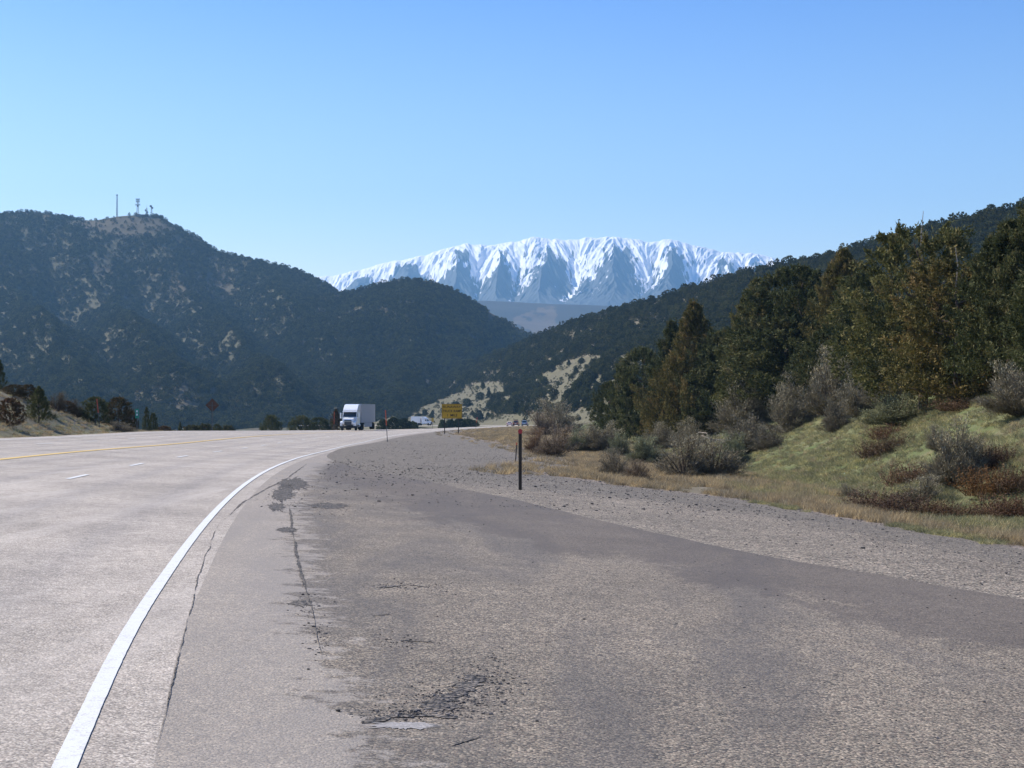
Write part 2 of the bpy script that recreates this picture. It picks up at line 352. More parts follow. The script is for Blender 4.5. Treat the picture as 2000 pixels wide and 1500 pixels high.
sheet('ground', -9200, 9200, -2300, 10400, -62, M['ground'])

# ------------------------------------------------------------------ road markings
def ribbon(x_of, ys, wd, lift=.006):
    """flat painted strip along Y stations; returns verts/faces"""
    ys = np.asarray(ys); x = x_of(ys); dx = np.gradient(x, ys); nx = 1 / np.sqrt(1 + dx ** 2); ny = -dx * nx
    l = lift + ys.clip(0) * .00012
    wd = wd * (1 + .10 * fbm(ys * 6, ys * 0, 3, 5))
    A = np.stack([x - nx * wd / 2, ys - ny * wd / 2], -1); B = np.stack([x + nx * wd / 2, ys + ny * wd / 2], -1)
    za = G(A[:, 0], A[:, 1]) + l; zb = G(B[:, 0], B[:, 1]) + l
    V = np.concatenate([np.c_[A, za], np.c_[B, zb]]); n = len(ys); i = np.arange(n - 1)
    return V, np.stack([i, i + n, i + n + 1, i + 1], -1)
def lane(f): return lambda Y: XR(Y) + (XL(Y) - XR(Y)) * f
def line(name, f, y0, y1, wd, mat, label):
    ys = np.concatenate([np.arange(y0, 60, .12), np.geomspace(max(60, y0), y1, 260)])
    V, F = ribbon(lane(f), ys, wd); tag(link(name, mesh_np(name, V, F, [mat])), kind='structure')
line('edge_line', 0, -10, 560, .115, M['white_line'], '')
line('far_edge_line', .93, 5, 560, .14, M['white_line'], '')
line('centre_line', .515, -10, 560, .26, M['yellow_line'], '')
d1y = [unp(*p)[1] for p in ((142,931),(254.5,907),(337.5,891),(400,881),(449.5,874),(494,869))]
d1y += [d1y[-1] + 12.2 * k for k in range(1, 30)]; d1y = [d1y[0] - 12.2 * 2, d1y[0] - 12.2] + list(d1y)
d2y = [unp(*p)[1] for p in ((82,867),(172,862),(247,857),(310,853))]; d2y += [d2y[-1] + 13 * k for k in range(1, 26)]
for f, ysx in ((.262, d1y), (.747, d2y)):
    Vs, Fs, nb = [], [], 0
    for yc in ysx:
        V, F = ribbon(lane(f), np.linspace(yc - 1.5, yc + 1.5, 6), .13); Vs.append(V); Fs.append(F + nb); nb += len(V)
    tag(link('dashed_lane_line', mesh_np('dashed_lane_line', np.concatenate(Vs), np.concatenate(Fs), [M['white_line']])), kind='structure')

# ------------------------------------------------------------------ hills
def hill(name, cols, hmat, bump_a, bs, tanf=None, nx=240, nt=90, back=.5, extra=None, prof=1.0, seed=0, attrn='tan', far=1.0, tail=(1.02, 1.08, 1.25, 1.6, 2.2)):
    """terrain mass between a foot line and a ridge line; cols: x -> (foot y, foot depth, ridge y, ridge depth)"""
    c = np.array(cols, float); c[:, 1 + 1] *= far; c[:, 4] *= far; fy, fd, ry, rd = (curve(np.c_[c[:, 0], c[:, k]]) for k in (1, 2, 3, 4))
    def surf(px, t):
        px = np.asarray(px, float); t = np.asarray(t, float)
        D = fd(px) + (rd(px) - fd(px)) * t; y = fy(px) + (ry(px) - fy(px)) * np.clip(t, 0, 1) ** prof
        a, b = ray(px, y); X = a * D; Z = b * D
        env = np.sin(np.pi * np.clip(t, 0, 1)) ** .7
        Z = Z + bump_a * env * fbm(X / bs, D / bs, 5, seed) + bump_a * .08 * fbm(X / bs * 6, D / bs * 6, 3, seed + 3)
        if extra is not None: X, D, Z = extra(px, t, X, D, Z)
        top = b * D
        Z = np.where(t > 1, top - (t - 1) * (rd(px) - fd(px)) * back, Z)
        Z = np.where(t < 0, Z + t * 60, Z)
        return X, D, Z
    xs = np.linspace(c[0, 0], c[-1, 0], nx); ts = np.concatenate([[-.25, -.1], np.linspace(0, 1, nt), tail])
    PX, T = np.meshgrid(xs, ts); X, Y, Z = surf(PX, T); n = nx
    V = np.stack([X, Y, Z], -1).reshape(-1, 3); i = np.arange(len(ts) - 1)[:, None] * n + np.arange(n - 1)[None, :]
    F = np.stack([i, i + 1, i + n + 1, i + n], -1).reshape(-1, 4)
    PY = fy(PX) + (ry(PX) - fy(PX)) * np.clip(T, 0, 1) ** prof
    tn = tanf(PX, PY, T) if tanf else PX * 0
    tag(link(name, mesh_np(name, V, F, [hmat], {attrn: tn}, True)), kind='structure')
    return surf, fy, ry, fd, rd
def inpoly(px, py, poly):
    px = np.asarray(px, float); py = np.asarray(py, float); r = np.zeros(np.broadcast(px, py).shape, bool); n = len(poly)
    for k in range(n):
        x1, y1 = poly[k]; x2, y2 = poly[(k + 1) % n]
        if y1 == y2: continue
        r ^= ((y1 > py) != (y2 > py)) & (px < (x2 - x1) * (py - y1) / (y2 - y1) + x1)
    return r
TANR = [[(640,835),(650,810),(690,782),(722,763),(738,766),(745,778),(700,800),(690,835)],
        [(728,835),(733,782),(762,766),(786,759),(778,770),(762,784),(760,800),(775,812),(770,835)],
        [(778,835),(790,812),(812,801),(840,790),(878,773),(905,762),(925,752),(950,744),(978,741),(992,752),(972,770),(952,786),(958,806),(1000,812),(1060,816),(1140,800),(1200,790),(1200,840)],
        [(1048,728),(1075,715),(1110,703),(1135,690),(1159,685),(1191,682),(1186,698),(1168,724),(1150,742),(1126,766),(1100,790),(1088,786),(1080,772),(1066,744)]]
MIDR = [(985,835),(960,800),(975,775),(1050,735),(1085,770),(1110,790),(1180,735),(1200,700),(1260,700),(1260,835)]
def tan_right(px, py, T=None):
    px = px + fbm(px / 14, py / 10, 3, 4) * 14; py = py + fbm(px / 14 + 9, py / 10, 3, 8) * 8
    r = np.zeros(np.shape(px))
    for p in TANR: r = np.maximum(r, inpoly(px, py, p) * 1.0)
    return np.maximum(r, .85 * inpoly(px, py, MIDR) * (fbm(px / 18, py / 10, 3, 61) > -.05))
right_surf = hill('right_hill', [
    (520,836,1700,838,2100),(600,834,1500,824,1950),(650,832,1350,806,1850),(700,831,1150,783,1750),(760,830,1000,760,1650),(850,830,900,731,1500),
    (950,829,780,699,1350),(1040,828,680,664,1200),(1100,826,600,637,1120),(1200,822,520,607,1000),(1300,815,450,582,930),(1400,805,420,549,860),
    (1500,800,400,526,800),(1600,800,380,509,760),(1700,800,360,480,720),(1800,800,350,457,680),(1900,800,350,428,650),(2000,800,350,408,620),(2300,800,350,352,560),(2700,800,350,320,500)],
    M['hill_right'], 14, 140, tan_right, 300, 90, prof=.85, seed=2)
def tan_left(px, py, T):
    r = sst(.10, .32, fbm(px / 60, py / 30, 6, 11)) * .5
    r = np.maximum(r, sst(0, 1, 1.25 - np.hypot((px - 235) / 120, (py - 442) / 22) * 1.1))
    r = np.maximum(r, .9 * inpoly(px, py, [(250,850),(258,775),(300,772),(380,778),(420,782),(470,808),(520,850)]) * sst(-.1, .12, fbm(px / 22, py / 16, 3, 31)))
    r = np.maximum(r, .8 * sst(0, 1, 1.2 - np.hypot((px - 395) / 90, (py - 530) / 35)))
    return r
def spurs_left(px, t, X, D, Z):
    e = np.sin(np.pi * np.clip(t, 0, 1))
    return X, D, Z + e * 34 * (np.abs(((px + 260 * t + 60 * fbm(px / 90, t * 3, 3, 15)) / 190) % 1 - .5) * 2 - .5)
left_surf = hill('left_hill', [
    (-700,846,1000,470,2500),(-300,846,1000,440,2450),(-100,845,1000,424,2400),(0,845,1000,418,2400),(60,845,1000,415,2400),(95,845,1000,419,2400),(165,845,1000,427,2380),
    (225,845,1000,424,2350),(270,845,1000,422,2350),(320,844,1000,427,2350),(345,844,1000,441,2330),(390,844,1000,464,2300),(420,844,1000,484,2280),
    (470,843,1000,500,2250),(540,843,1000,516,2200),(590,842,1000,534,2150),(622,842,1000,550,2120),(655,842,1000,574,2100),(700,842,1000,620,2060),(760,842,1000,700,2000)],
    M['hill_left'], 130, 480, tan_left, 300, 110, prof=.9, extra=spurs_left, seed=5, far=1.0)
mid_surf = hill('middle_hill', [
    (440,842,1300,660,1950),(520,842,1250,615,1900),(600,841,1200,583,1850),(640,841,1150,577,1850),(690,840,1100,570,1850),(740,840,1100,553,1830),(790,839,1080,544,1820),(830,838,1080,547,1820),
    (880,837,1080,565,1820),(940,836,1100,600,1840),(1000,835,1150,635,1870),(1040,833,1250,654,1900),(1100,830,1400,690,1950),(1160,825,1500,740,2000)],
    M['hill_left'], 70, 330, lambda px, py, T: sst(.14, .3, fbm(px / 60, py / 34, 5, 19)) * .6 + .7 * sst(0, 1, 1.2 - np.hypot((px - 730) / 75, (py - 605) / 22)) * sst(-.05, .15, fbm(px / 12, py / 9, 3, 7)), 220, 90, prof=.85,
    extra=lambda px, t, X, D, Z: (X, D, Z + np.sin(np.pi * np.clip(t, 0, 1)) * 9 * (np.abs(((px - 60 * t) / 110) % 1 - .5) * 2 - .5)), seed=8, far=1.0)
hill('distant_foothill', [(860,700,5000,590,6400),(940,700,5000,588,6400),(1000,700,5000,590,6400),(1080,700,5000,594,6400),(1190,700,5000,598,6400),(1260,700,5000,606,6300),(1400,700,5000,625,6200)],
    M['mesa'], 90, 600, lambda px, py, T: sst(.0, 1, 1.25 - np.hypot((px - 1055) / 60, (py - 630) / 24) + 1.6 * fbm(px / 22, py / 8, 4, 3)), 120, 40, seed=12, far=.85)
GUL = np.array([860, 942, 1016, 1122, 1262, 1368, 1452, 1540.])
SPU = np.array([895, 985, 1066, 1200, 1312, 1420, 1480])
def gully(px, t):
    q = px + 44 * fbm(px / 75, t * 2.5, 4, 41) + (1 - t) * 10 + (t > 2) * 0
    d = np.min(np.abs(q[..., None] - GUL), -1); s_ = np.min(np.abs(q[..., None] - SPU), -1)
    out = (q < GUL[0]) | (q > GUL[-1]); r = d / (d + s_ + 1e-6)          # 0 in a gully, 1 on a spur
    r = np.where(out, .5 + .5 * np.cos((q - 900) / 16), r)
    sg = np.sign(q - SPU[np.argmin(np.abs(q[..., None] - SPU), -1)]); q2 = q - sg * 120 * (1 - t) + 26 * fbm(px / 30, t * 7, 4, 43)
    sub = np.abs((q2 / 21) % 1 - .5) * 2
    q3 = q + sg * 60 * (1 - t) + 16 * fbm(px / 12, t * 14, 4, 46); sub2 = np.abs((q3 / 11) % 1 - .5) * 2
    return q, r, sub, sub2, d
def ridged(x, y, o, seed): return sum(.5 ** i * (1 - 2 * np.abs(fbm(x * 2 ** i, y * 2 ** i, 2, seed + i))) for i in range(o)) / 2
def snow_shape(px, t, X, D, Z):
    q, r, sub, sub2, d = gully(px, t); tc = np.clip(t, 0, 1); pv = 190 * tc
    e1 = sst(1.0, .72, tc) * sst(.12, .62, tc); e2 = sst(1.02, .94, tc) * sst(.0, .7, tc)
    sg = np.sign(q - SPU[np.argmin(np.abs(q[..., None] - SPU), -1)])
    Z = Z - e1 * 125 * (1 - r) ** .8 + e2 * 80 * (ridged((px + sg * pv * .9) / 24, pv / 34, 4, 44) - .8)
    return X, D, Z + 22 * fbm(px / 16, px * 0, 3, 71) * sst(.8, 1, tc)
SRY = curve([(560,553),(625,541),(700,528),(760,512),(830,498),(880,484),(905,477),(960,478),(1000,471),(1050,464),(1110,470),(1160,463),(1230,465),(1280,472),(1310,467),(1350,478),(1400,488),(1440,495),(1470,493),(1520,508),(1560,520),(1700,560)])
def snow_shade_mask(px, py, t):
    q, r, sub, sub2, d = gully(px, t); dep = py - SRY(px)
    reach = 14 + 66 * sst(800, 910, px) * sst(1560, 1440, px)
    v = 1 - (dep - 4) / reach
    sg = np.sign(q - SPU[np.argmin(np.abs(q[..., None] - SPU), -1)])
    n1 = .55 * fbm((px + sg * dep * .8) / 7, dep / 14, 5, 51) + .5 * fbm((px - sg * dep * .5) / 3.2, dep / 5, 3, 58); n2 = fbm(px / 22, py / 18, 4, 52)
    return .20 + 1.5 * (v * 1.15 - r * .95 * sst(0, 18, dep)) + 3.7 * n1 + 1.9 * n2 - .42 * sg * sst(.15, .6, r) * sst(2, 30, dep) * sst(860, 920, px)  # last term: shade on right-hand spur flanks, put in as bare rock colour
hill('snow_mountain', [(560,640,12000,553,16400),(625,640,12000,541,16300),(700,640,12000,528,16200),(760,640,12000,512,16100),(830,640,12000,498,16000),(880,640,12000,484,16000),(905,640,12000,477,16000),(960,640,12000,478,16000),
    (1000,640,12000,471,16000),(1050,640,12000,464,16000),(1110,640,12000,470,16000),(1160,640,12000,463,16000),(1230,640,12000,465,16000),(1280,640,12000,472,16000),(1310,640,12000,467,16000),(1350,640,12000,478,16000),
    (1400,640,12000,488,16000),(1440,640,12000,495,16000),(1470,640,12000,493,16000),(1520,640,12000,508,16000),(1560,640,12000,520,16000),(1700,640,12000,560,16000)],
    M['snow'], 0, 1500, snow_shade_mask, 1400, 300, extra=snow_shape, prof=.8, seed=14, attrn='snow', far=.58, back=1.45, tail=(1.02, 1.08, 1.2, 1.4))

# ------------------------------------------------------------------ plants: prototypes
def tris(P, D, S):
    """leaf triangles: base centre P, direction D (length), half-width vector S"""
    n = len(P); V = np.stack([P - S, P + S, P + D], 1).reshape(-1, 3); return V, np.arange(3 * n).reshape(-1, 3)
def unit(a): return a / np.maximum(np.linalg.norm(a, axis=-1, keepdims=True), 1e-9)
def crown_mesh(name, seed, nb, nl, leaf, shape='cone', mat='juniper', ragged=.25, dens=1.0):
    """crown of unit height and unit width, made of plumes of small sprays"""
    rg = np.random.default_rng(seed); Vs, Ts = [], []
    lob = rg.uniform(0, 6.28, 5)
    for k in range(nb):
        h = rg.uniform(.05, 1) ** .9
        if shape == 'cone': rr = .5 * (1 - h ** 1.6) ** .85 * (.76 + .24 * min(1, h / .12))
        elif shape == 'spire': rr = .5 * (1 - h) ** .6
        elif shape == 'round': rr = .5 * math.sqrt(max(0, 1 - (max(0, h - .38) / .62) ** 2)) * (.8 + .2 * min(1, h / .2))
        else: rr = .5 * (1 - abs(h - .45) ** 2.2 * 2.2) * (.9 if h < .5 else 1)
        a = rg.uniform(0, 6.283); rr = max(rr, .03) * (1 + ragged * (math.sin(3 * a + lob[0] + 5 * h) * .5 + math.sin(5 * a + lob[1] - 9 * h) * .35 + rg.normal() * .45))
        q = rg.uniform(.1, 1) ** (.8 if 'medium' in name else .45); c = np.array([math.cos(a) * rr * q, math.sin(a) * rr * q, h * .93 + .02])
        out = unit(np.array([math.cos(a), math.sin(a), .55 + rg.normal() * .35])); ln = rg.uniform(.06, .13) * (1.2 - .5 * h); rd = ln * rg.uniform(.35, .6)
        tone = np.clip(rg.normal(.42, .2), 0, 1)
        u = rg.random(nl); p = c + out * (ln * (u - .3))[:, None] + rg.normal(size=(nl, 3)) * (rd * (1 - .6 * u))[:, None] * .55
        d = unit(out * .8 + rg.normal(size=(nl, 3)) * .65) * (leaf * rg.uniform(.6, 1.4, nl))[:, None]
        s = unit(np.cross(d, rg.normal(size=(nl, 3)))) * (leaf * .23 * dens)
        p[:, 2] = np.clip(p[:, 2], .015, None)
        V, _ = tris(p, d, s); Vs.append(V); Ts.append(np.repeat(np.clip(tone + rg.normal(size=nl) * .14, 0, 1), 3))
    V = np.concatenate(Vs); return mesh_np(name, V, np.arange(len(V)).reshape(-1, 3), [M[mat]], {'v': np.concatenate(Ts)})
def trunk_mesh(name, seed, limbs=14):
    rg = random.Random(seed); mb = MB(); p = [(0, 0, -.03)]
    for i in range(1, 7): p.append((rg.uniform(-.02, .02) * i * .6, rg.uniform(-.02, .02) * i * .6, i * .15))
    mb.tube(p, [.035, .028, .024, .019, .014, .009, .004], 8)
    for k in range(limbs):
        h = rg.uniform(.08, .75); a = rg.uniform(0, 6.28); r = .42 * (1 - h) ** .6 * rg.uniform(.6, .95); b = Vector((0, 0, h))
        m_ = Vector((math.cos(a) * r * .5, math.sin(a) * r * .5, h + .03)); e = Vector((math.cos(a + .2) * r, math.sin(a + .2) * r, h + rg.uniform(.05, .12)))
        mb.tube([b, m_, e], [.011, .007, .002], 5)
    me = bpy.data.meshes.new(name); me.from_pydata(mb.v, [], mb.f); me.materials.append(M['bark']); return me
CROWN = {'cone': [crown_mesh('crown', 10 + i, 420, 70, .026, 'cone') for i in range(3)],
         'spire': [crown_mesh('crown', 20 + i, 300, 60, .026, 'spire') for i in range(2)],
         'round': [crown_mesh('crown', 30 + i, 420, 70, .028, 'round', ragged=.16) for i in range(3)],
         'open': [crown_mesh('crown', 40 + i, 380, 64, .026, 'oval', ragged=.34) for i in range(2)]}
TRUNK = [trunk_mesh('trunk', i) for i in range(3)]
SMALL = [crown_mesh('small_juniper', 60 + i, 60, 24, .085, s, 'juniper_far', .16, 1.5) for i, s in enumerate(('round', 'cone', 'round', 'oval', 'cone', 'round'))]
MED = {'round': [crown_mesh('medium_crown', 130 + i, 220, 46, .07, 'round', 'juniper_far', .16) for i in range(3)], 'cone': [crown_mesh('medium_crown', 140 + i, 220, 46, .07, 'cone', 'juniper_far', .2) for i in range(3)]}
def juniper(x, y, z, h, wd, kind, label, group=None, tint=(1, 1, 1), i=[0], dead=False):
    i[0] += 1; k = i[0]
    r = empty('juniper_tree', (x, y, z - .05), k * 2.1, (wd, wd, h)); tag(r, label, 'tree', group)
    c = link('crown', CROWN[kind][k % len(CROWN[kind])], r); c.color = (*tint, 1)
    link('trunk', TRUNK[k % 3], r)
    if dead:
        rg = random.Random(k)
        for q in range(7):
            a = rg.uniform(0, 6.28); hh = rg.uniform(.35, .8); rr = rg.uniform(.25, .42) * (1 - hh) ** .4
            b = Vector((math.cos(a) * rr * .5, math.sin(a) * rr * .5, hh)); e = b + Vector((math.cos(a) * .16, math.sin(a) * .16, rg.uniform(.02, .1)))
            MB().tube([b, (b + e) / 2 + Vector((0, 0, .02)), e], [.006, .004, .0015], 4).build('dead_branch', M['deadwood'], r)
        MB().tube([(0, 0, .8), (.015, 0, .95), (.0, .01, 1.07)], [.007, .004, .0015], 5).build('dead_branch', M['deadwood'], r)
    return r

def bush_mesh(name, seed, nst, ntw, kind='sage'):
    """unit-size bush: woody stems fanning out of the base, then twigs"""
    rg = np.random.default_rng(seed); st = MB(); Vs, Ts = [], []; tips = []
    for k in range(nst):
        a = rg.uniform(0, 6.283); el = rg.uniform(.25, 1.45); L_ = .5 / max(.5, math.cos(el) ** .5) * rg.uniform(.75, 1.1)
        d = np.array([math.cos(a) * math.cos(el), math.sin(a) * math.cos(el), math.sin(el) * 1.6]); m_ = d * L_ * .5 + rg.normal(size=3) * .03; e = d * L_ + rg.normal(size=3) * .05
        m_[2] = max(m_[2] * .9, .02); e[2] = max(e[2], .08)
        st.tube([(0, 0, -.03), tuple(m_), tuple(e)], [.016, .010, .003], 4, False); tips.append((m_, e))
    for (m_, e) in tips:
        n = ntw; u = rg.uniform(.0, 1.1, n)[:, None]; p = m_ * (1 - u) + e * u + rg.normal(size=(n, 3)) * .055
        out = unit(p + np.array([0, 0, .15])); d = unit(out + rg.normal(size=(n, 3)) * .42 + np.array([0, 0, .35])) * rg.uniform(.04, .12, (n, 1))
        s = unit(np.cross(d, rg.normal(size=(n, 3)))) * (.006 if kind == 'sage' else .007); p[:, 2] = np.clip(p[:, 2], .01, None)
        V, _ = tris(p, d, s); Vs.append(V); Ts.append(np.repeat(np.clip(.25 + .55 * rg.random(n) * (p[:, 2] + .3), 0, 1), 3))
    V = np.concatenate(Vs); zm = np.percentile(V[:, 2], 98); rm = 2 * np.percentile(np.hypot(V[:, 0], V[:, 1]), 95); sc_ = np.array([1 / rm, 1 / rm, 1 / zm]); V = V * sc_; st.v = [tuple(np.array(v) * sc_) for v in st.v]; tips = [(a * sc_, b * sc_) for a, b in tips]
    tw = mesh_np('twigs', V, np.arange(len(V)).reshape(-1, 3), [M['sage']], {'v': np.concatenate(Ts)})
    sm = bpy.data.meshes.new('stems'); sm.from_pydata(st.v, [], st.f); sm.materials.append(M['bark'])
    sd_ = None
    if kind == 'rabbit':
        Ps = np.array([e for _, e in tips if e[2] > .6]); Ps = np.repeat(Ps, 26, 0) + rg.normal(size=(len(Ps) * 26, 3)) * .045
        d = unit(rg.normal(size=Ps.shape)) * .022; s = unit(np.cross(d, rg.normal(size=Ps.shape))) * .011; V, F = tris(Ps, d, s)
        sd_ = mesh_np('seed_heads', V, F, [M['seed']], {'v': np.repeat(rg.random(len(Ps)), 3)})
    return sm, tw, sd_
BUSH = {'sage': [bush_mesh('sage', 70 + i, 50, 300) for i in range(3)], 'bare': [bush_mesh('bare', 80 + i, 40, 180) for i in range(2)],
        'rabbit': [bush_mesh('rabbit', 90 + i, 50, 280, 'rabbit') for i in range(2)]}
def weed_mesh(seed, n=260):
    rg = np.random.default_rng(seed); V0, F0, T0, nb = [], [], [], 0
    for k in range(n):
        a, r = rg.uniform(0, 6.283), .5 * math.sqrt(rg.random()); p = np.array([math.cos(a) * r, math.sin(a) * r * .8, 0]); h = rg.uniform(.25, 1) ** .8 * (1 - r * .5)
        d = np.array([rg.normal() * .2 + math.cos(a) * r * .4, rg.normal() * .2, h]); s = unit(np.cross(d, rg.normal(size=3))) * .006
        m = 12; u = rg.uniform(.2, 1, (m, 1)); q = p + d * u; dd = unit(rg.normal(size=(m, 3)) + np.array([0, 0, .9])) * .06; ss = unit(np.cross(dd, rg.normal(size=(m, 3)))) * .010
        V, _ = tris(np.concatenate([p[None], q]), np.concatenate([d[None], dd]), np.concatenate([s[None], ss])); V0.append(V); T0.append(np.repeat(np.clip(rg.normal(.35, .25, m + 1), 0, 1), 3))
    V = np.concatenate(V0); return mesh_np('russet_weed', V, np.arange(len(V)).reshape(-1, 3), [M['russet']], {'v': np.concatenate(T0)})
WEED = [weed_mesh(100 + i) for i in range(3)]
def bush(kind, x, y, z, h, wd, label, group=None, tint=(1, 1, 1), i=[0]):
    i[0] += 1; k = i[0]; sm, tw, sd_ = BUSH[kind][k % len(BUSH[kind])]
    nm = {'sage': 'sagebrush', 'bare': 'bare_shrub', 'rabbit': 'rabbitbrush'}[kind]
    r = empty(nm, (x, y, z), k * 1.7, (wd, wd, h)); tag(r, label, 'shrub', group)
    link('stems', sm, r); o = link('twigs', tw, r); o.color = (*tint, 1)
    if sd_: link('seed_heads', sd_, r).color = (1, 1, 1, 1)
    return r
def weed(x, y, z, h, wd, label, group=None, tint=(1, 1, 1), i=[0]):
    i[0] += 1; o = link('russet_weed', WEED[i[0] % 3]); o.location = (x, y, z); o.scale = (wd, wd, h); o.rotation_euler = (0, 0, i[0] * 1.3); o.color = (*tint, 1)
    return tag(o, label, 'weed clump', group)
def put(px, py_base, py_top, wpx, Y=None):
    """base point on the ground under a photo pixel, real height and width"""
    if Y is None:
        p = hit(px, py_base)
        if p is None: p = hit(px, py_base + 8) or (*at(px, py_base, 120)[:2], at(px, py_base, 120)[2])
        x, y, z = p
    else:
        x = float(ray(px, py_base)[0]) * Y; y = Y; z = float(G(x, Y))
    top = float(ray(px, py_top)[1]) * y
    return x, y, z, max(.3, top - z), wpx / FP * y

# ------------------------------------------------------------------ the juniper stand on the right
OL, BR, DG, GY, MD = (1.5,1.4,1.1), (1.65,1.35,1.05), (.92,.98,.86), (1.35,1.4,1.35), (1.25,1.25,1.1)
for px, by, ty, wp, kd, tint, dead, lab in (
    (1192,852,742,58,'round',DG,0,'small dark juniper at the far left end of the roadside stand'),
    (1222,866,700,74,'cone',DG,0,'narrow blackish juniper second from the left end of the stand'),
    (1255,868,672,86,'round',GY,0,'pale olive juniper behind the grey sagebrush at the stand end'),
    (1312,862,622,92,'cone',DG,0,'tall dark pointed juniper rising left of the wispy one'),
    (1306,870,715,92,'open',BR,0,'rust-brown bushy juniper low in front of the dark pointed one'),
    (1358,858,585,118,'cone',BR,0,'wispy olive-brown juniper with thin top above the rusty one'),
    (1412,842,640,120,'round',GY,0,'grey-green rounded juniper behind the sagebrush below the stand'),
    (1478,822,540,122,'cone',OL,0,'olive juniper with broad shoulders left of the two dense ones'),
    (1560,790,512,176,'round',DG,0,'broad dense dark juniper behind the drooping one'),
    (1540,806,612,200,'round',MD,0,'wide drooping dark green juniper left of the tall rabbitbrush'),
    (1648,776,482,130,'cone',BR,0,'tall brownish juniper rising behind the tall rabbitbrush'),
    (1700,766,520,120,'round',DG,0,'blackish juniper in the gap left of the big bronze tree'),
    (1745,772,590,110,'round',DG,0,'short dark juniper tucked against the big bronze tree'),
    (1802,800,436,222,'open',OL,1,'largest juniper, bronze green with bare grey twigs on top'),
    (1868,800,500,210,'open',BR,1,'reddish brown half-dead juniper with bleached branches'),
    (1905,775,520,150,'round',DG,0,'dark juniper behind the half-dead reddish one'),
    (1972,760,425,190,'cone',DG,0,'tall blackish juniper beside the right edge of the photo'),
    (2015,740,388,150,'spire',MD,1,'juniper with a dead spiky tip, highest at the right edge'),
    (1620,800,640,110,'round',DG,0,'squat dark juniper directly behind the yellow-topped rabbitbrush'),
    (1520,800,560,120,'open',MD,0,'medium green juniper between the olive and the dense dark one'),
    (1600,770,545,110,'open',OL,0,'slender olive juniper between the dense dark and brownish ones'),
    (1445,832,610,90,'cone',BR,0,'thin brown-tinged juniper between the grey-green and olive ones'),
    (1390,850,660,80,'cone',DG,0,'dark spindly juniper squeezed beside the grey-green rounded one'),
    (2090,745,400,220,'cone',DG,0,'dark juniper just past the right edge of the photo')):
    x, y, z, h, wd = put(px, by, ty, wp)
    juniper(x, y, z, h, wd * 1.36, kd, lab, 'junipers of the roadside stand on the right', tint, dead=bool(dead))
# ------------------------------------------------------------------ junipers on the left
for px, by, ty, wp, Y, kd, tint, lab in (
    (-3,790,698,34,118,'spire',DG,'dark juniper cut by the left edge of the photo'),
    (76,826,752,50,None,'cone',(1.3,1.3,1.0),'lone light green juniper with pointed top on the left bank'),
    (186,822,772,52,None,'round',MD,'dark round juniper left one of the pair behind the snow pole'),
    (231,828,773,56,None,'round',(1.1,.8,.7),'wider brownish round juniper right one of the bank pair'),
    (258,834,803,22,158,'round',(1,.7,.6),'little brown juniper right under the small green sign'),
    (286,838,792,20,170,'spire',DG,'slim pointed juniper right of the small green sign'),
    (299,838,804,18,174,'round',DG,'small dark juniper touching the slim pointed one'),
    (352,842,822,14,190,'spire',DG,'tiny pointed juniper between green sign and diamond sign'),
    (424,842,826,22,200,'round',MD,'low juniper at the foot of the diamond sign post'),
    (530,842,808,48,285,'round',MD,'dark dome-shaped juniper standing alone at the road edge'),
    (588,842,810,50,300,'round',MD,'dark juniper left one of the merged pair before the truck'),
    (624,842,813,50,305,'round',DG,'dark juniper right one of the merged pair before the truck'),
    (656,842,797,30,330,'cone',(1.3,.8,.7),'reddish dark juniper touching the left side of the truck')):
    x, y, z, h, wd = put(px, by, ty, wp, Y)
    juniper(x, y, z, h, wd * 1.05, kd, lab, 'junipers along the left roadside', tint)
for px, ty, wp, Y, kd, lab in (
    (748,818,24,420,'round','juniper just right of the truck trailer'),(768,814,32,430,'round','broad juniper behind the orange snow pole'),
    (790,816,28,440,'round','juniper left of the distant white truck'),(806,822,22,440,'round','low juniper at the tail of the distant truck'),
    (864,819,18,520,'cone','juniper behind the left post of the yellow sign'),(880,818,26,520,'round','juniper between the yellow sign posts, left one'),
    (898,816,28,520,'round','juniper between the yellow sign posts, right one'),(916,817,26,520,'round','juniper right of the yellow sign posts'),
    (926,820,18,520,'round','small juniper left of the farthest snow pole')):
    x, y, z, h, wd = put(px, 836, ty, wp, Y)
    o = link('juniper_tree', MED['round'][int(px) % 3]); o.location = (x, y, z - .1); o.scale = (wd * 1.1, wd * 1.1, h); o.color = (.9, .95, 1, 1); o.rotation_euler = (0, 0, px)
    tag(o, 'dark ' + lab, 'tree', 'junipers beyond the road')
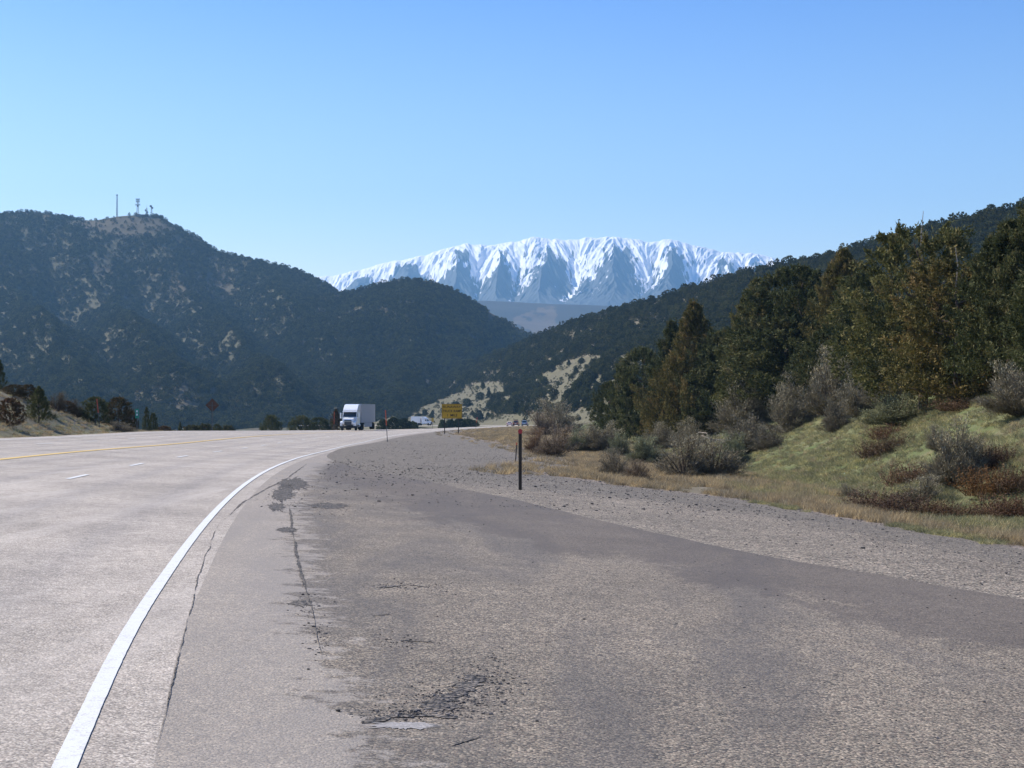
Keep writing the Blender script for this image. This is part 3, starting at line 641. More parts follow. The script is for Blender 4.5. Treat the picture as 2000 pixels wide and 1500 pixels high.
# ------------------------------------------------------------------ trees on the hills
def hill_y_t(S, px, py):
    surf, fy, ry, fd, rd = S; q = (py - fy(px)) / (ry(px) - fy(px)); return np.clip(q, 0, 1)
single = ((1319/4.348+640,745+10,26),) 
SING = [(943,754,11,13,'lone round juniper high on the pale grass slope'),(912,786,20,15,'wide juniper on the pale slope above the yellow sign'),(938,772,16,14,'juniper right above the wide one on the pale slope'),
  (955,768,13,15,'juniper third in the row climbing the pale slope'),(890,790,18,10,'low flat juniper just above the yellow sign top'),(830,806,12,12,'juniper above the distant white truck'),
  (845,803,8,8,'small round juniper above right of the distant truck'),(843,812,13,11,'juniper touching the distant truck top right'),(818,812,14,9,'low juniper above left of the distant truck'),
  (936,817,17,18,'pointed juniper alone on the slope right of the sign'),(953,810,10,9,'small scrubby juniper right of the pointed one'),(751,801,9,14,'pointed juniper right of the trailer roof'),
  (738,806,6,7,'tiny juniper beside the trailer roof'),(749,780,5,7,'tiny dot-like juniper high on the bare patch'),(1009,812,17,24,'dark column juniper above the distant cars'),
  (1029,812,8,10,'small juniper right above the distant silver car'),(1078,722,14,15,'juniper at the left tip of the upper bare slope'),(1125,716,12,12,'dark juniper in the middle of the upper bare slope'),
  (1111,706,9,10,'small juniper near the top left of the upper bare slope'),(1136,698,11,11,'juniper at the top of the upper bare slope'),(1160,702,12,13,'juniper near the right end of the upper bare slope'),
  (1146,710,8,8,'small juniper below the right end ones on the bare slope'),(877,766,6,7,'tiny juniper on the upper edge of the pale slope')]
for px, by, wp, hp, lab in SING:
    t = float(hill_y_t(right_surf, px, by) ** (1 / .85)); x, y, z = (float(v) for v in right_surf[0](px, t))
    o = link('juniper_tree', MED[('round', 'cone')[px % 2]][(px * 7) % 3]); o.location = (x, y, z - .2); s = wp / FP * y; o.scale = (s * 1.1, s * 1.1, hp / FP * y * 1.1); o.color = (.85, .9, .95, 1); o.rotation_euler = (0, 0, px)
    tag(o, 'dark ' + lab, 'tree', 'junipers on the bare slopes')
def scatter(name, pts, rot, scl, idx, protos, label, mat=None):
    cn = bpy.data.collections.new(name + '_protos')
    for k, me in enumerate(protos):
        o = bpy.data.objects.new('%s_%02d' % (name, k), me); cn.objects.link(o)
    me = bpy.data.meshes.new(name); me.vertices.add(len(pts)); me.vertices.foreach_set('co', np.asarray(pts, np.float32).ravel())
    a = me.attributes.new('rotz', 'FLOAT', 'POINT'); a.data.foreach_set('value', np.asarray(rot, np.float32))
    a = me.attributes.new('scl', 'FLOAT_VECTOR', 'POINT'); a.data.foreach_set('vector', np.asarray(scl, np.float32).ravel())
    a = me.attributes.new('pick', 'INT', 'POINT'); a.data.foreach_set('value', np.asarray(idx, np.int32))
    o = link(name, me); ng = bpy.data.node_groups.new(name, 'GeometryNodeTree')
    ng.interface.new_socket('Geometry', in_out='INPUT', socket_type='NodeSocketGeometry'); ng.interface.new_socket('Geometry', in_out='OUTPUT', socket_type='NodeSocketGeometry')
    gi, go = ng.nodes.new('NodeGroupInput'), ng.nodes.new('NodeGroupOutput'); ip = ng.nodes.new('GeometryNodeInstanceOnPoints')
    ci = ng.nodes.new('GeometryNodeCollectionInfo'); ci.inputs['Collection'].default_value = cn; ci.inputs['Separate Children'].default_value = True; ci.inputs['Reset Children'].default_value = True
    def na(nm, dt):
        n = ng.nodes.new('GeometryNodeInputNamedAttribute'); n.data_type = dt; n.inputs['Name'].default_value = nm; return n.outputs[0]
    cx = ng.nodes.new('ShaderNodeCombineXYZ')
    ng.links.new(gi.outputs[0], ip.inputs['Points']); ng.links.new(ci.outputs[0], ip.inputs['Instance']); ip.inputs['Pick Instance'].default_value = True
    ng.links.new(na('pick', 'INT'), ip.inputs['Instance Index']); ng.links.new(na('rotz', 'FLOAT'), cx.inputs[2]); ng.links.new(cx.outputs[0], ip.inputs['Rotation'])
    ng.links.new(na('scl', 'FLOAT_VECTOR'), ip.inputs['Scale']); ng.links.new(ip.outputs[0], go.inputs[0])
    md = o.modifiers.new('scatter', 'NODES'); md.node_group = ng
    return tag(o, label, None, None, 'stuff')
rg = np.random.default_rng(7)
def forest(S, x0, x1, n, keep, hm, prof):
    surf, fy, ry, fd, rd = S; px = rg.uniform(x0, x1, n); t = rg.random(n) ** .9
    py = fy(px) + (ry(px) - fy(px)) * t ** prof; k = rg.random(n) < keep(px, py, t); px, py, t = px[k], py[k], t[k]
    X, Y, Z = surf(px, t); h = hm * rg.uniform(.6, 1.35, len(px))
    return X, Y, Z, h, px, py
X, Y, Z, h, px, py = forest(right_surf, 600, 2200, 30000, lambda a, b, t: np.where(tan_right(a, b) > .9, .24, np.where(tan_right(a, b) > .5, .14, .5 + .45 * sst(-.2, .1, fbm(a / 26, b / 14, 4, 33)))) * np.where(b > 822, .2, 1), 3.7, .85)
h = np.where(tan_right(px, py) > .9, h * rg.choice([.2, .28, .36, .6], len(h)), h)
vis = (px < 1230) & (px > 690) & (py < 835); near = np.where(vis & (h > 2.2), Y, 1e9); order = np.argsort(near)[:215]; big = np.zeros(len(X), bool); big[order] = True
for i in order:
    o = link('juniper_tree', MED[('round', 'cone')[int(X[i]) % 2]][int(X[i] * 10) % 3]); o.location = (X[i], Y[i], Z[i] - .2); o.scale = (h[i] * .95, h[i] * .95, h[i]); o.rotation_euler = (0, 0, X[i])
    tt = .75 + .45 * ((X[i] * 7.3) % 1); o.color = (tt, tt * 1.02, tt, 1)
    zl = ('above the trailer roof' if px[i] < 790 else 'above the distant white truck' if px[i] < 860 else 'above the yellow sign' if px[i] < 930 else 'between yellow sign and distant cars' if px[i] < 985 else 'above the distant cars' if px[i] < 1060 else 'below the upper bare slope' if px[i] < 1130 else 'just left of the roadside stand')
    zv = 'low' if py[i] > 800 else 'middle-height' if py[i] > 760 else 'high'
    tag(o, 'dark juniper of the dense hillside cover, %s row %s' % (zv, zl), 'tree', 'hillside junipers, %s row %s' % (zv, zl))
k = ~big; n = k.sum()
scatter('hillside_forest', np.c_[X, Y, Z - .2][k], rg.uniform(0, 6, n), np.c_[h * 1.0, h * 1.0, h][k] * rg.uniform(.85, 1.2, (n, 1)), rg.integers(0, 6, n), SMALL, 'dark juniper woodland covering the right-hand ridge')
X, Y, Z, h, px, py = forest(left_surf, -250, 720, 60000, lambda a, b, t: np.where(np.hypot((a - 235) / 105, (b - 440) / 17) < 1, .12, np.clip(.98 - 1.1 * tan_left(a, b, t), .5, .88)) * sst(-.42, .05, fbm(a / 30, b / 16, 4, 90)), 4.3, .9)
X2, Y2, Z2, h2, _, _ = forest(mid_surf, 480, 1130, 27000, lambda a, b, t: np.clip(1.0 - .8 * sst(.14, .3, fbm(a / 60, b / 34, 5, 19)) - .7 * sst(0, 1, 1.2 - np.hypot((a - 730) / 75, (b - 605) / 22)) * (fbm(a / 12, b / 9, 3, 7) > 0), .1, 1), 4.2, .85)
X, Y, Z, h = (np.concatenate(q) for q in ((X, X2), (Y, Y2), (Z, Z2), (h, h2))); n = len(X)
scatter('distant_forest', np.c_[X, Y, Z - .3], rg.uniform(0, 6, n), np.c_[h * 1.1, h * 1.1, h], rg.integers(0, 6, n), SMALL, 'dark woodland covering the shaded hills on the left')

# ------------------------------------------------------------------ shrubs on the right
LV, GG, PK, BL = (1.4,1.32,1.18), (1.25,1.38,1.05), (1.35,1.12,1.0), (1.15,1.08,1.0)
for kd, px, by, ty, wp, tint, lab in (
    ('bare',1200,934,878,62,BL,'small bare vase-shaped sagebrush beside the gravel, leftmost of the verge'),
    ('bare',1243,938,898,50,PK,'low purplish twiggy bush right of the small vase-shaped one'),
    ('bare',1335,932,852,110,LV,'large bare grey sagebrush left half above the yellow grass'),
    ('bare',1392,930,856,110,LV,'large bare grey sagebrush right half above the yellow grass'),
    ('sage',1262,908,858,70,GG,'grey-green sagebrush behind the small vase-shaped one'),
    ('sage',1432,912,852,52,GG,'upright grey-green sagebrush at the lower left of the green slope'),
    ('sage',1460,888,822,84,BL,'dark sagebrush in front of the fallen log'),
    ('sage',1502,880,836,56,BL,'low dark sagebrush at the right end of the fallen log'),
    ('sage',1398,842,764,80,LV,'grey sagebrush under the grey-green rounded juniper'),
    ('sage',1452,846,762,104,LV,'wide grey sagebrush under the olive juniper'),
    ('sage',1288,878,830,64,LV,'grey sagebrush at the foot of the rusty juniper'),
    ('sage',1168,884,832,80,LV,'grey sagebrush at the left foot of the juniper stand'),
    ('sage',1130,884,842,60,GG,'low olive sagebrush left of the juniper stand'),
    ('bare',1088,892,836,84,PK,'reddish bare thicket behind the red-topped marker post'),
    ('bare',1046,884,838,36,(1.2,.8,.6),'small rusty twig bush just right of the marker post top'),
    ('bare',1086,846,784,92,LV,'tall bare purplish shrub right of the distant cars'),
    ('bare',1060,852,806,60,PK,'bare pinkish shrub between distant cars and tall purplish one'),
    ('sage',1212,892,850,44,GG,'small olive sagebrush between verge grass and dark juniper'),
    ('sage',1345,876,826,70,LV,'grey sagebrush behind the large bare one'),
    ('rabbit',1622,815,704,96,LV,'tallest rabbitbrush with cream seed heads against the dark trees'),
    ('sage',1573,826,742,92,LV,'grey brush left of the tallest rabbitbrush'),
    ('sage',1678,816,738,84,LV,'open grey brush with visible stems right of the tallest rabbitbrush'),
    ('sage',1634,846,786,52,BL,'small brush in front of the tallest rabbitbrush'),
    ('sage',1538,846,764,80,LV,'grey brush left end of the row on the green slope'),
    ('sage',1740,792,716,80,LV,'grey brush left of the big bronze juniper trunk'),
    ('sage',1748,832,776,118,GG,'broad low olive brush on the slope below the bronze juniper'),
    ('bare',1832,880,832,54,LV,'small bare grey bush midway up the green slope'),
    ('rabbit',1868,948,842,100,LV,'big blue-grey rabbitbrush with yellow tufts low on the slope'),
    ('rabbit',1908,925,868,62,LV,'yellow-headed rabbitbrush tucked behind the big blue-grey one'),
    ('sage',1992,812,716,124,LV,'large grey sagebrush cut by the right edge of the photo'),
    ('bare',1660,975,945,50,LV,'sparse dead twigs at the foot of the green slope'),
    ('bare',1800,985,930,90,LV,'pale dead twigs behind the long russet weed band')):
    x, y, z, h, wd = put(px, by, ty, wp); bush(kd, x, y, z - .03, h, wd * 1.15, lab, 'brush of the right-hand bank', tint)
for px, by, ty, wp, tint, lab in (
    (1712,894,850,70,(.9,.85,.8),'dark russet weed patch on the mid slope, left part'),(1752,880,838,66,(1,1,.9),'golden russet weed patch on the mid slope, right part'),
    (1738,858,820,70,(1.1,.9,.8),'rusty weeds behind the dark russet patch'),(1770,950,890,84,(1.3,1.2,1.1),'straw-brown weeds left of the big rabbitbrush'),
    (1812,938,905,54,(1,.9,.9),'low brown weeds touching the big rabbitbrush'),(1945,912,852,78,(.8,.7,.7),'dark brown weeds behind the orange ones'),
    (1935,968,892,90,(1.4,1.1,.7),'bright orange-brown weeds right of the big rabbitbrush'),(1985,960,900,80,(1,.9,.8),'brown weeds at the right edge low on the slope'),
    (1712,1000,940,90,(.9,.8,.8),'red-brown weeds at the left end of the long band'),(1768,1008,952,90,(.75,.7,.7),'dark red-brown weeds second in the long band'),
    (1830,1012,968,90,(.9,.8,.7),'red-brown weeds in the middle of the long band'),(1890,1016,972,90,(.9,.8,.7),'flattened brown weeds right of the band middle'),
    (1950,1018,950,90,(1.1,.9,.8),'tall brown weeds near the right end of the band'),(2000,1018,950,80,(1.1,.9,.8),'brown weeds where the band meets the photo edge'),
    (1880,802,770,90,(1,.9,.8),'rusty weeds in the shade under the half-dead juniper'),(1998,712,655,60,(1.2,.9,.8),'reddish weeds high on the slope at the photo edge')):
    x, y, z, h, wd = put(px, by, ty, wp); weed(x, y, z - .03, h, wd * 1.1, lab, 'russet weeds of the right-hand bank', tint)
# left scrub
for kd, px, by, ty, wp, Y, tint, lab in (
    ('sage',20,832,774,46,None,(.85,.56,.48),'dark purple-brown bush at the left edge above the road'),
    ('sage',28,774,748,44,None,(.6,.5,.42),'brown scrub on the bank top behind the purple bush'),
    ('sage',55,775,748,40,None,(.6,.5,.42),'brown scrub on the bank top left of the lone juniper'),
    ('bare',112,795,768,44,None,(.7,.6,.5),'brown scrub on the bank top right of the lone juniper'),
    ('sage',128,800,780,36,None,(.6,.45,.4),'dark red-brown scrub left of the round juniper pair'),
    ('bare',148,808,782,36,None,(.7,.6,.5),'low scrub touching the left round juniper'),
    ('sage',320,842,830,36,185,(.8,.6,.55),'brown low bush between the small signs'),
    ('sage',375,843,828,50,215,(.6,.62,.5),'dark scrub left of the diamond sign post'),
    ('sage',400,843,826,50,225,(.6,.65,.5),'dark scrub directly behind the diamond sign post'),
    ('sage',445,843,829,44,230,(.6,.65,.5),'dark scrub right of the diamond sign post'),
    ('bare',236,836,824,50,None,(1.3,1.2,1.1),'pale low brush below the brownish round juniper')):
    x, y, z, h, wd = put(px, by, ty, wp, Y)
    if kd == 'sage':
        o = link('leafy_shrub', CROWN['round'][px % 3]); o.location = (x, y, z - .1); o.scale = (wd * 1.15, wd * 1.15, h * 1.02); o.rotation_euler = (0, 0, px); o.color = (tint[0] * 1.7, tint[1] * 1.5, tint[2] * 1.8, 1)
        tag(o, lab, 'shrub', 'scrub of the left-hand bank')
    else: bush(kd, x, y, z - .03, h, wd * 1.1, lab, 'scrub of the left-hand bank', tint)

# ------------------------------------------------------------------ grass, stones
def tuft(seed, n, mat, spread=.5, wd=.012):
    r_ = np.random.default_rng(seed); a = r_.uniform(0, 6.283, n); rr = spread * np.sqrt(r_.random(n)); p = np.c_[np.cos(a) * rr, np.sin(a) * rr, np.zeros(n) - .02]
    d = np.c_[r_.normal(size=(n, 2)) * .33, r_.uniform(.5, 1.1, n)]; s = unit(np.cross(d, r_.normal(size=(n, 3)))) * wd; V, F = tris(p, d, s)
    return mesh_np('tuft', V, F, [M[mat]], {'v': np.repeat(np.clip(r_.normal(.45, .25, n), 0, 1), 3)})
GT = [tuft(200 + i, 60, 'grass', .6, .022) for i in range(4)]; DT = [tuft(210 + i, 60, 'drygrass', .5, .018) for i in range(4)]
def field(n, y0, y1, fa, fb, keep, hs, pw=1.0):
    Y = np.exp(rg.uniform(math.log(y0), math.log(y1), n)) if pw == 0 else rg.uniform(y0, y1, n); A, B = fa(Y), fb(Y); X = A + (B - A) * rg.random(n)
    k = rg.random(n) < keep(X, Y); X, Y = X[k], Y[k]; h = hs * rg.uniform(.5, 1.5, len(X)); return np.c_[X, Y, G(X, Y)], h
P, h = field(66000, 12, 200, lambda Y: XT(Y) - 3.5, lambda Y: XT(Y) + 26, lambda X, Y: sst(-.3, .2, fbm(X * .35, Y * .25, 3, 77)) * .8 + .2, .17, 0); n = len(P)
scatter('bank_grass', P, rg.uniform(0, 6, n), np.c_[h * 2, h * 2, h], rg.integers(0, 4, n), GT, 'short spring grass growing on the right-hand bank')
def dryk(X, Y): return np.clip(sst(0, .8, X - XG(Y)) * (1 - .85 * sst(-2.2, 1, X - XT(Y))), 0, 1)
P, h = field(80000, 10, 300, lambda Y: XG(Y) - .5, lambda Y: XT(Y) + 24, lambda X, Y: dryk(X, Y) * sst(-.25, .12, fbm(X * .6, Y * .35, 3, 91)), .20, 0); n = len(P)
scatter('dry_grass', P, rg.uniform(0, 6, n), np.c_[h * 1.5, h * 1.5, h], rg.integers(0, 4, n), DT, 'dry straw-coloured grass along the foot of the bank')
P, h = field(3500, 24, 70, lambda Y: XG(Y) - .25, lambda Y: XG(Y) + 1.3, lambda X, Y: sst(.02, .2, fbm(X * .5, Y * .25, 3, 5)), .085, 0); n = len(P)
scatter('verge_grass', P, rg.uniform(0, 6, n), np.c_[h * 2.6, h * 2.6, h], rg.integers(0, 4, n), GT, 'low green grass fringing the gravel')
P, h = field(16000, 60, 190, lambda Y: XL(Y) - 45, lambda Y: XL(Y) - .6, lambda X, Y: .8 + 0 * X, .16, 0); n = len(P)
scatter('left_bank_grass', P, rg.uniform(0, 6, n), np.c_[h * 2, h * 2, h], rg.integers(0, 4, n), DT[:2] + GT[:1] + DT[2:3], 'short dry grass on the left-hand bank')
P, h = field(9000, 60, 420, lambda Y: np.maximum(XS(Y) + 1.2, XG(Y) - 3), XT, lambda X, Y: .12 + .6 * sst(-1, 5, X - XG(Y)), .24, 0); n = len(P)
scatter('median_scrub_grass', P, rg.uniform(0, 6, n), np.c_[h * 2, h * 2, h], rg.integers(0, 4, n), DT, 'sparse pale weeds between the road and the far bank')
def stone(seed):
    import bmesh
    r_ = random.Random(seed); bm = bmesh.new(); bmesh.ops.create_icosphere(bm, subdivisions=1, radius=1)
    for v in bm.verts: v.co *= r_.uniform(.7, 1.15); v.co.z *= .62
    me = bpy.data.meshes.new('stone'); bm.to_mesh(me); bm.free(); me.materials.append(M['stone']); return me
ST = [stone(i) for i in range(5)]
def stones(name, P, r, label):
    n = len(P); P = P.copy(); P[:, 2] += r * .25
    scatter(name, P, rg.uniform(0, 6, n), np.c_[r * rg.uniform(.8, 1.3, n), r, r], rg.integers(0, 5, n), ST, label)
def blob(px, py, sx, sy, n):
    a, b = rg.normal(px, sx, n), rg.normal(py, sy, n); X, Y = unp(a, b); return np.c_[X, Y, G(X, Y)]
P1, _ = field(2600, 7, 60, lambda Y: XR(Y) + 2.5, XS, lambda X, Y: .2 + .8 * sst(-.1, .25, fbm(X * .4, Y * .2, 3, 55)), 1, 0)
P2, _ = field(9000, 14, 70, lambda Y: XS(Y) + .2, lambda Y: XG(Y) + .3, lambda X, Y: .15 + .85 * sst(.2, .9, (X - XS(Y)) / (XG(Y) - XS(Y))), 1, 0)
P3, _ = field(7000, 34, 150, lambda Y: XR(Y) + 1.7, lambda Y: XG(Y) + .8, lambda X, Y: .25 + .75 * sst(-.12, .2, fbm(X * .25, Y * .12, 3, 25)), 1, 0)
Ps = [P1, P2] + [blob(*b) for b in ((880,1365,55,16,420),(950,1320,40,22,260),(800,1392,60,6,220),(790,1145,38,5,150),(600,1180,16,12,110),(548,975,22,14,380),(570,950,26,10,220),(640,990,50,14,260),(700,960,80,25,500),(820,905,90,18,700),(940,940,60,14,350),(620,1250,16,30,90),(780,1250,30,8,60))]
P = np.concatenate(Ps); r = rg.gamma(1.4, .0028, len(P)) + .0032; r[:len(P1)] *= .85; r[len(P1):len(P1) + len(P2)] *= 1.5; r = np.r_[r, rg.gamma(1.6, .007, len(P3)) + .008]; P = np.concatenate([P, P3])
stones('loose_stones', P, r.clip(0, .055), 'loose dark stones and broken asphalt crumbs on the shoulder')

# cracks and holes in the shoulder
M['crack'] = mat_stones('crumbled_crack', [(.08,.07,.062),(.15,.128,.108),(.05,.045,.04),(.22,.185,.15)], 32, .3, 2, None, .02, midc=(.5, 1.4))
M['patch'] = mat_stones('dusty_hollow', [(.30,.28,.26),(.36,.33,.31),(.26,.245,.235)], 60, .8, 2, None, .003)
def crack(pts, wd, seed, name='pavement_crack', mat='crack'):
    r_ = np.random.default_rng(seed); c = np.array([unp(*p) for p in pts]); seg = np.hypot(*np.diff(c, axis=0).T); s = np.r_[0, np.cumsum(seg)]
    u = np.linspace(0, s[-1], max(12, int(s[-1] / .07))); x = np.interp(u, s, c[:, 0]) + .05 * fbm(u * .8, u * 0 + seed, 5, 1); y = np.interp(u, s, c[:, 1]) + .0 * u
    tx, ty = np.gradient(x), np.gradient(y); l = np.hypot(tx, ty); nx, ny = -ty / l, tx / l
    a = wd * (.25 + r_.random(len(u)) * .9) * sst(0, .15 * s[-1], u) * sst(s[-1], .85 * s[-1], u); b = wd * (.25 + r_.random(len(u)) * .9) * sst(0, .15 * s[-1], u) * sst(s[-1], .85 * s[-1], u)
    gp = .15 + .85 * sst(-.22, .02, fbm(u * 1.3, u * 0 + seed * 3, 4, 8)); a = a * gp; b = b * gp
    A = np.c_[x + nx * a, y + ny * a]; B = np.c_[x - nx * b, y - ny * b]; n = len(u)
    V = np.r_[np.c_[A, G(*A.T) + .005], np.c_[B, G(*B.T) + .005]]; i = np.arange(n - 1)
    tag(link(name, mesh_np(name, V, np.stack([i, i + 1, i + n + 1, i + n], -1), [M[mat]])), kind='structure')
crack([(565,985),(575,1060),(590,1130),(610,1200),(635,1290)], .026, 1)
crack([(430,1020),(395,1100),(372,1190),(345,1290),(318,1400),(298,1495)], .007, 2)
crack([(600,905),(560,935),(520,955),(470,985),(432,1022)], .03, 3)
crack([(740,1148),(790,1142),(838,1148)], .06, 4); crack([(706,1412),(760,1398),(840,1396),(900,1402)], .06, 5); crack([(830,1388),(880,1360),(915,1340),(940,1318)], .09, 6)
crack([(722,1203),(770,1198)], .04, 7); crack([(785,1250),(850,1252)], .04, 8); crack([(880,1455),(940,1436)], .02, 9)
def hole(px, py, rx, ry, seed, mat, name='pothole', lift=.004):
    r_ = np.random.default_rng(seed); n = 90; a = np.linspace(0, 2 * np.pi, n, endpoint=False)
    rr = .55 + 1.6 * np.abs(fbm(np.cos(a) * 5 + seed, np.sin(a) * 5, 4, seed)) + r_.random(n) * .22
    X, Y = unp(px + np.cos(a) * rr * rx, py + np.sin(a) * rr * ry); cx, cy = unp(px, py)
    ks = np.linspace(1, 0, 7)[:-1]; V = np.concatenate([np.c_[cx + (X - cx) * k, cy + (Y - cy) * k] for k in ks] + [np.array([[cx, cy]])])
    V = np.c_[V, G(V[:, 0], V[:, 1]) + lift]; F = []
    for q in range(len(ks) - 1):
        for j in range(n): F.append((q * n + j, q * n + (j + 1) % n, (q + 1) * n + (j + 1) % n, (q + 1) * n + j))
    q = len(ks) - 1
    for j in range(n): F.append((q * n + j, q * n + (j + 1) % n, len(V) - 1, len(V) - 1))
    me = bpy.data.meshes.new(name); me.from_pydata([tuple(v) for v in V], [], [f if f[2] != f[3] else f[:3] for f in F]); me.materials.append(M[mat]); tag(link(name, me), kind='structure')
hole(552,966,26,15,1,'crack'); hole(540,990,18,9,11,'crack'); hole(566,952,22,7,12,'crack'); hole(575,945,34,12,2,'crack'); hole(560,1035,22,6,3,'crack'); hole(790,1416,74,8,5,'patch','dusty_hollow'); hole(640,988,40,7,6,'crack')
hole(585,1178,24,7,7,'crack'); hole(925,1322,26,10,8,'crack'); hole(860,1378,50,9,9,'crack')

# fallen log
x, y, z = hit(1430, 868)
mb = MB(); mb.tube([(-2.6, .3, .75), (-1.6, .1, .35), (-.6, 0, .28), (.9, 0, .32), (2.2, -.2, .42), (3.4, -.1, .6)], [.05, .10, .14, .15, .12, .05], 8)
r0 = empty('fallen_log', (x, y, z)); tag(r0, 'bleached fallen juniper log lying among the sagebrush', 'log'); mb.build('trunk', M['deadwood'], r0, smooth=True)
for q in (((-.4,0,.3),(0.2,.1,.9),(.9,.1,1.0)), ((1.6,-.1,.35),(2.3,.1,1.0),(3.3,.1,1.05)), ((2.0,-.2,.4),(2.8,-.4,.8),(3.8,-.3,.7)), ((-1.6,.1,.35),(-2.2,.0,.95),(-2.9,.1,1.05))):
    MB().tube(q, [.07, .045, .02], 6).build('limb', M['deadwood'], r0, smooth=True)

# ------------------------------------------------------------------ signs and posts
M['galv'] = plain('weathered_steel_post', (.10,.10,.095), .6, .4, .3, scale=8)
M['wood_post'] = plain('dark_timber_post', (.09,.075,.06), .9, .1, scale=10, var=.3)
M['red'] = plain('red_reflector', (.50,.035,.04), .4, .5)
M['orange'] = plain('faded_orange_pole', (.50,.10,.05), .6, .3)
M['sign_yellow'] = plain('yellow_sign_face', (.62,.34,.015), .5, .4, var=.04)
M['black'] = plain('black_lettering', (.02,.02,.02), .6, .2)
M['sign_back'] = plain('rust_brown_sign', (.11,.055,.035), .7, .2)
M['sign_green'] = plain('green_sign_face', (.03,.25,.16), .5, .4)
M['white'] = plain('white_lettering', (.75,.75,.75), .5, .3)
def text(body, size, loc, m, parent, name='lettering', sx=1.0):
    cu = bpy.data.curves.new(name, 'FONT'); cu.body = body; cu.size = size; cu.align_x = 'CENTER'; cu.align_y = 'CENTER'; cu.extrude = .004; cu.offset = .012 * size; cu.resolution_u = 3
    t = bpy.data.objects.new('tmp', cu); COL.objects.link(t); dg = bpy.context.evaluated_depsgraph_get(); me = bpy.data.meshes.new_from_object(t.evaluated_get(dg))
    bpy.data.objects.remove(t); me.materials.clear(); me.materials.append(m); o = link(name, me, parent); o.location = loc; o.rotation_euler = (R(90), 0, 0); o.scale = (sx, 1, 1); return o
# yellow warning sign
ys = 205.0; sx0 = float(ray(863, 800)[0]) * ys; sx1 = float(ray(902.5, 800)[0]) * ys; zt = zimg(789, ys); zb = zimg(817.5, ys); cxs = (sx0 + sx1) / 2; W2 = (sx1 - sx0) / 2
rs = empty('warning_sign', (cxs, ys, float(G(cxs, ys)))); zo = rs.location.z; tag(rs, 'yellow runaway truck ramp sign on two posts beside the road', 'road sign')
MB().box(-W2, W2, -.02, .02, zb - zo, zt - zo).build('sign_panel', M['sign_yellow'], rs, .012)
fr = MB(); e = .05
for a in ((-W2 + e, W2 - e, zt - zo - e - .03, zt - zo - e), (-W2 + e, W2 - e, zb - zo + e, zb - zo + e + .03), (-W2 + e, -W2 + e + .03, zb - zo + e + .035, zt - zo - e - .035), (W2 - e - .03, W2 - e, zb - zo + e + .035, zt - zo - e - .035)): fr.box(a[0], a[1], -.028, -.0205, a[2], a[3])
fr.build('border', M['black'], rs)
for q, s_ in (('RUNAWAY', .5), ('TRUCK RAMP', .5), ('1  MILE', .5)):
    i = ('RUNAWAY', 'TRUCK RAMP', '1  MILE').index(q); text(q, .47, (0, -.03, zt - zo - .40 - i * .56), M['black'], rs, 'lettering', (1.0, .86, 1.0)[i])
for px, py in ((868.5, 853), (895.5, 850)):
    xx = float(ray(px, 800)[0]) * ys - cxs; zz = float(G(xx + cxs, ys)) - zo
    MB().box(xx - .06, xx + .06, .022, .12, min(zz, zimg(py, ys) - zo) - .3, zt - zo - .1).build('post', M['wood_post'], rs, .008)
# diamond sign seen from behind
x, y, z, h, wd = put(414.5, 843, 777, 27, 172); z = float(G(x, y)); rs = empty('diamond_sign', (x, y, z)); tag(rs, 'brown diamond sign on a single post across the road', 'road sign'); zc = zimg(791.5, y) - z; a = .76
MB().hexa([(0,-.02,zc-a),(a,-.02,zc),(a,.02,zc),(0,.02,zc-a),(-a,-.02,zc),(0,-.02,zc+a),(0,.02,zc+a),(-a,.02,zc)]).build('sign_panel', M['sign_back'], rs)
MB().box(-.05, .05, -.11, -.022, -.4, zc + a * .5).build('post', M['galv'], rs, .006)
MB().box(-.4, .4, -.035, -.0205, zc - .03, zc + .03).build('brace', M['galv'], rs)
# small green sign
x, y, z, h, wd = put(267.5, 832, 797, 7, 137); z = float(G(x, y)); rs = empty('green_sign', (x, y, z)); tag(rs, 'small upright green sign among the bushes on the left', 'road sign'); zt = zimg(798.5, y) - z; zb = zimg(817, y) - z
MB().box(-.17, .17, -.015, .015, zb, zt).build('sign_panel', M['sign_green'], rs, .006); MB().box(-.03, .03, .016, .06, -.3, zt - .05).build('post', M['galv'], rs)
for k in range(2): MB().box(-.07, .07, -.022, -.0155, zt - .30 - k * .30, zt - .14 - k * .30).build('numeral', M['white'], rs)
# far small yellow sign
x = float(ray(845, 800)[0]) * 640; y = 640; z = float(G(x, y)); rs = empty('small_yellow_sign', (x, y, z)); tag(rs, 'tiny yellow sign right of the distant white truck', 'road sign')
zt = zimg(816, y) - z; zb = zimg(824, y) - z; MB().box(-.45, .45, -.02, .02, zb, zt).build('sign_panel', M['sign_yellow'], rs, .02); MB().box(-.06, .06, .021, .1, -.3, zt - .1).build('post', M['galv'], rs)
# marker post with red top
x, y, z = hit(1016, 957); rs = empty('marker_post', (x, y, z)); tag(rs, 'dark channel marker post with a red top in the gravel', 'marker post'); H = zimg(838, y) - z; wq = .05
ps = MB(); ps.box(-wq, -wq + .035, -.03, .03, -.3, H - .07); ps.box(wq - .035, wq, -.03, .03, -.3, H - .07); ps.box(-wq + .0355, wq - .0355, .01, .029, -.3, H - .07); ps.build('post', M['wood_post'], rs, .004)
mb = MB(); n = 8; r8 = .068; zc = H - r8
rd = [(r8 * math.cos(math.pi / 8 + k * math.pi / 4), r8 * 1.15 * math.sin(math.pi / 8 + k * math.pi / 4)) for k in range(8)]
mb.v = [(a, -.045, zc + b) for a, b in rd] + [(a, -.032, zc + b) for a, b in rd]; mb.f = [tuple(range(8)), tuple(reversed(range(8, 16)))] + [(k, (k + 1) % 8, 8 + (k + 1) % 8, 8 + k) for k in range(8)]
mb.build('reflector', M['red'], rs)
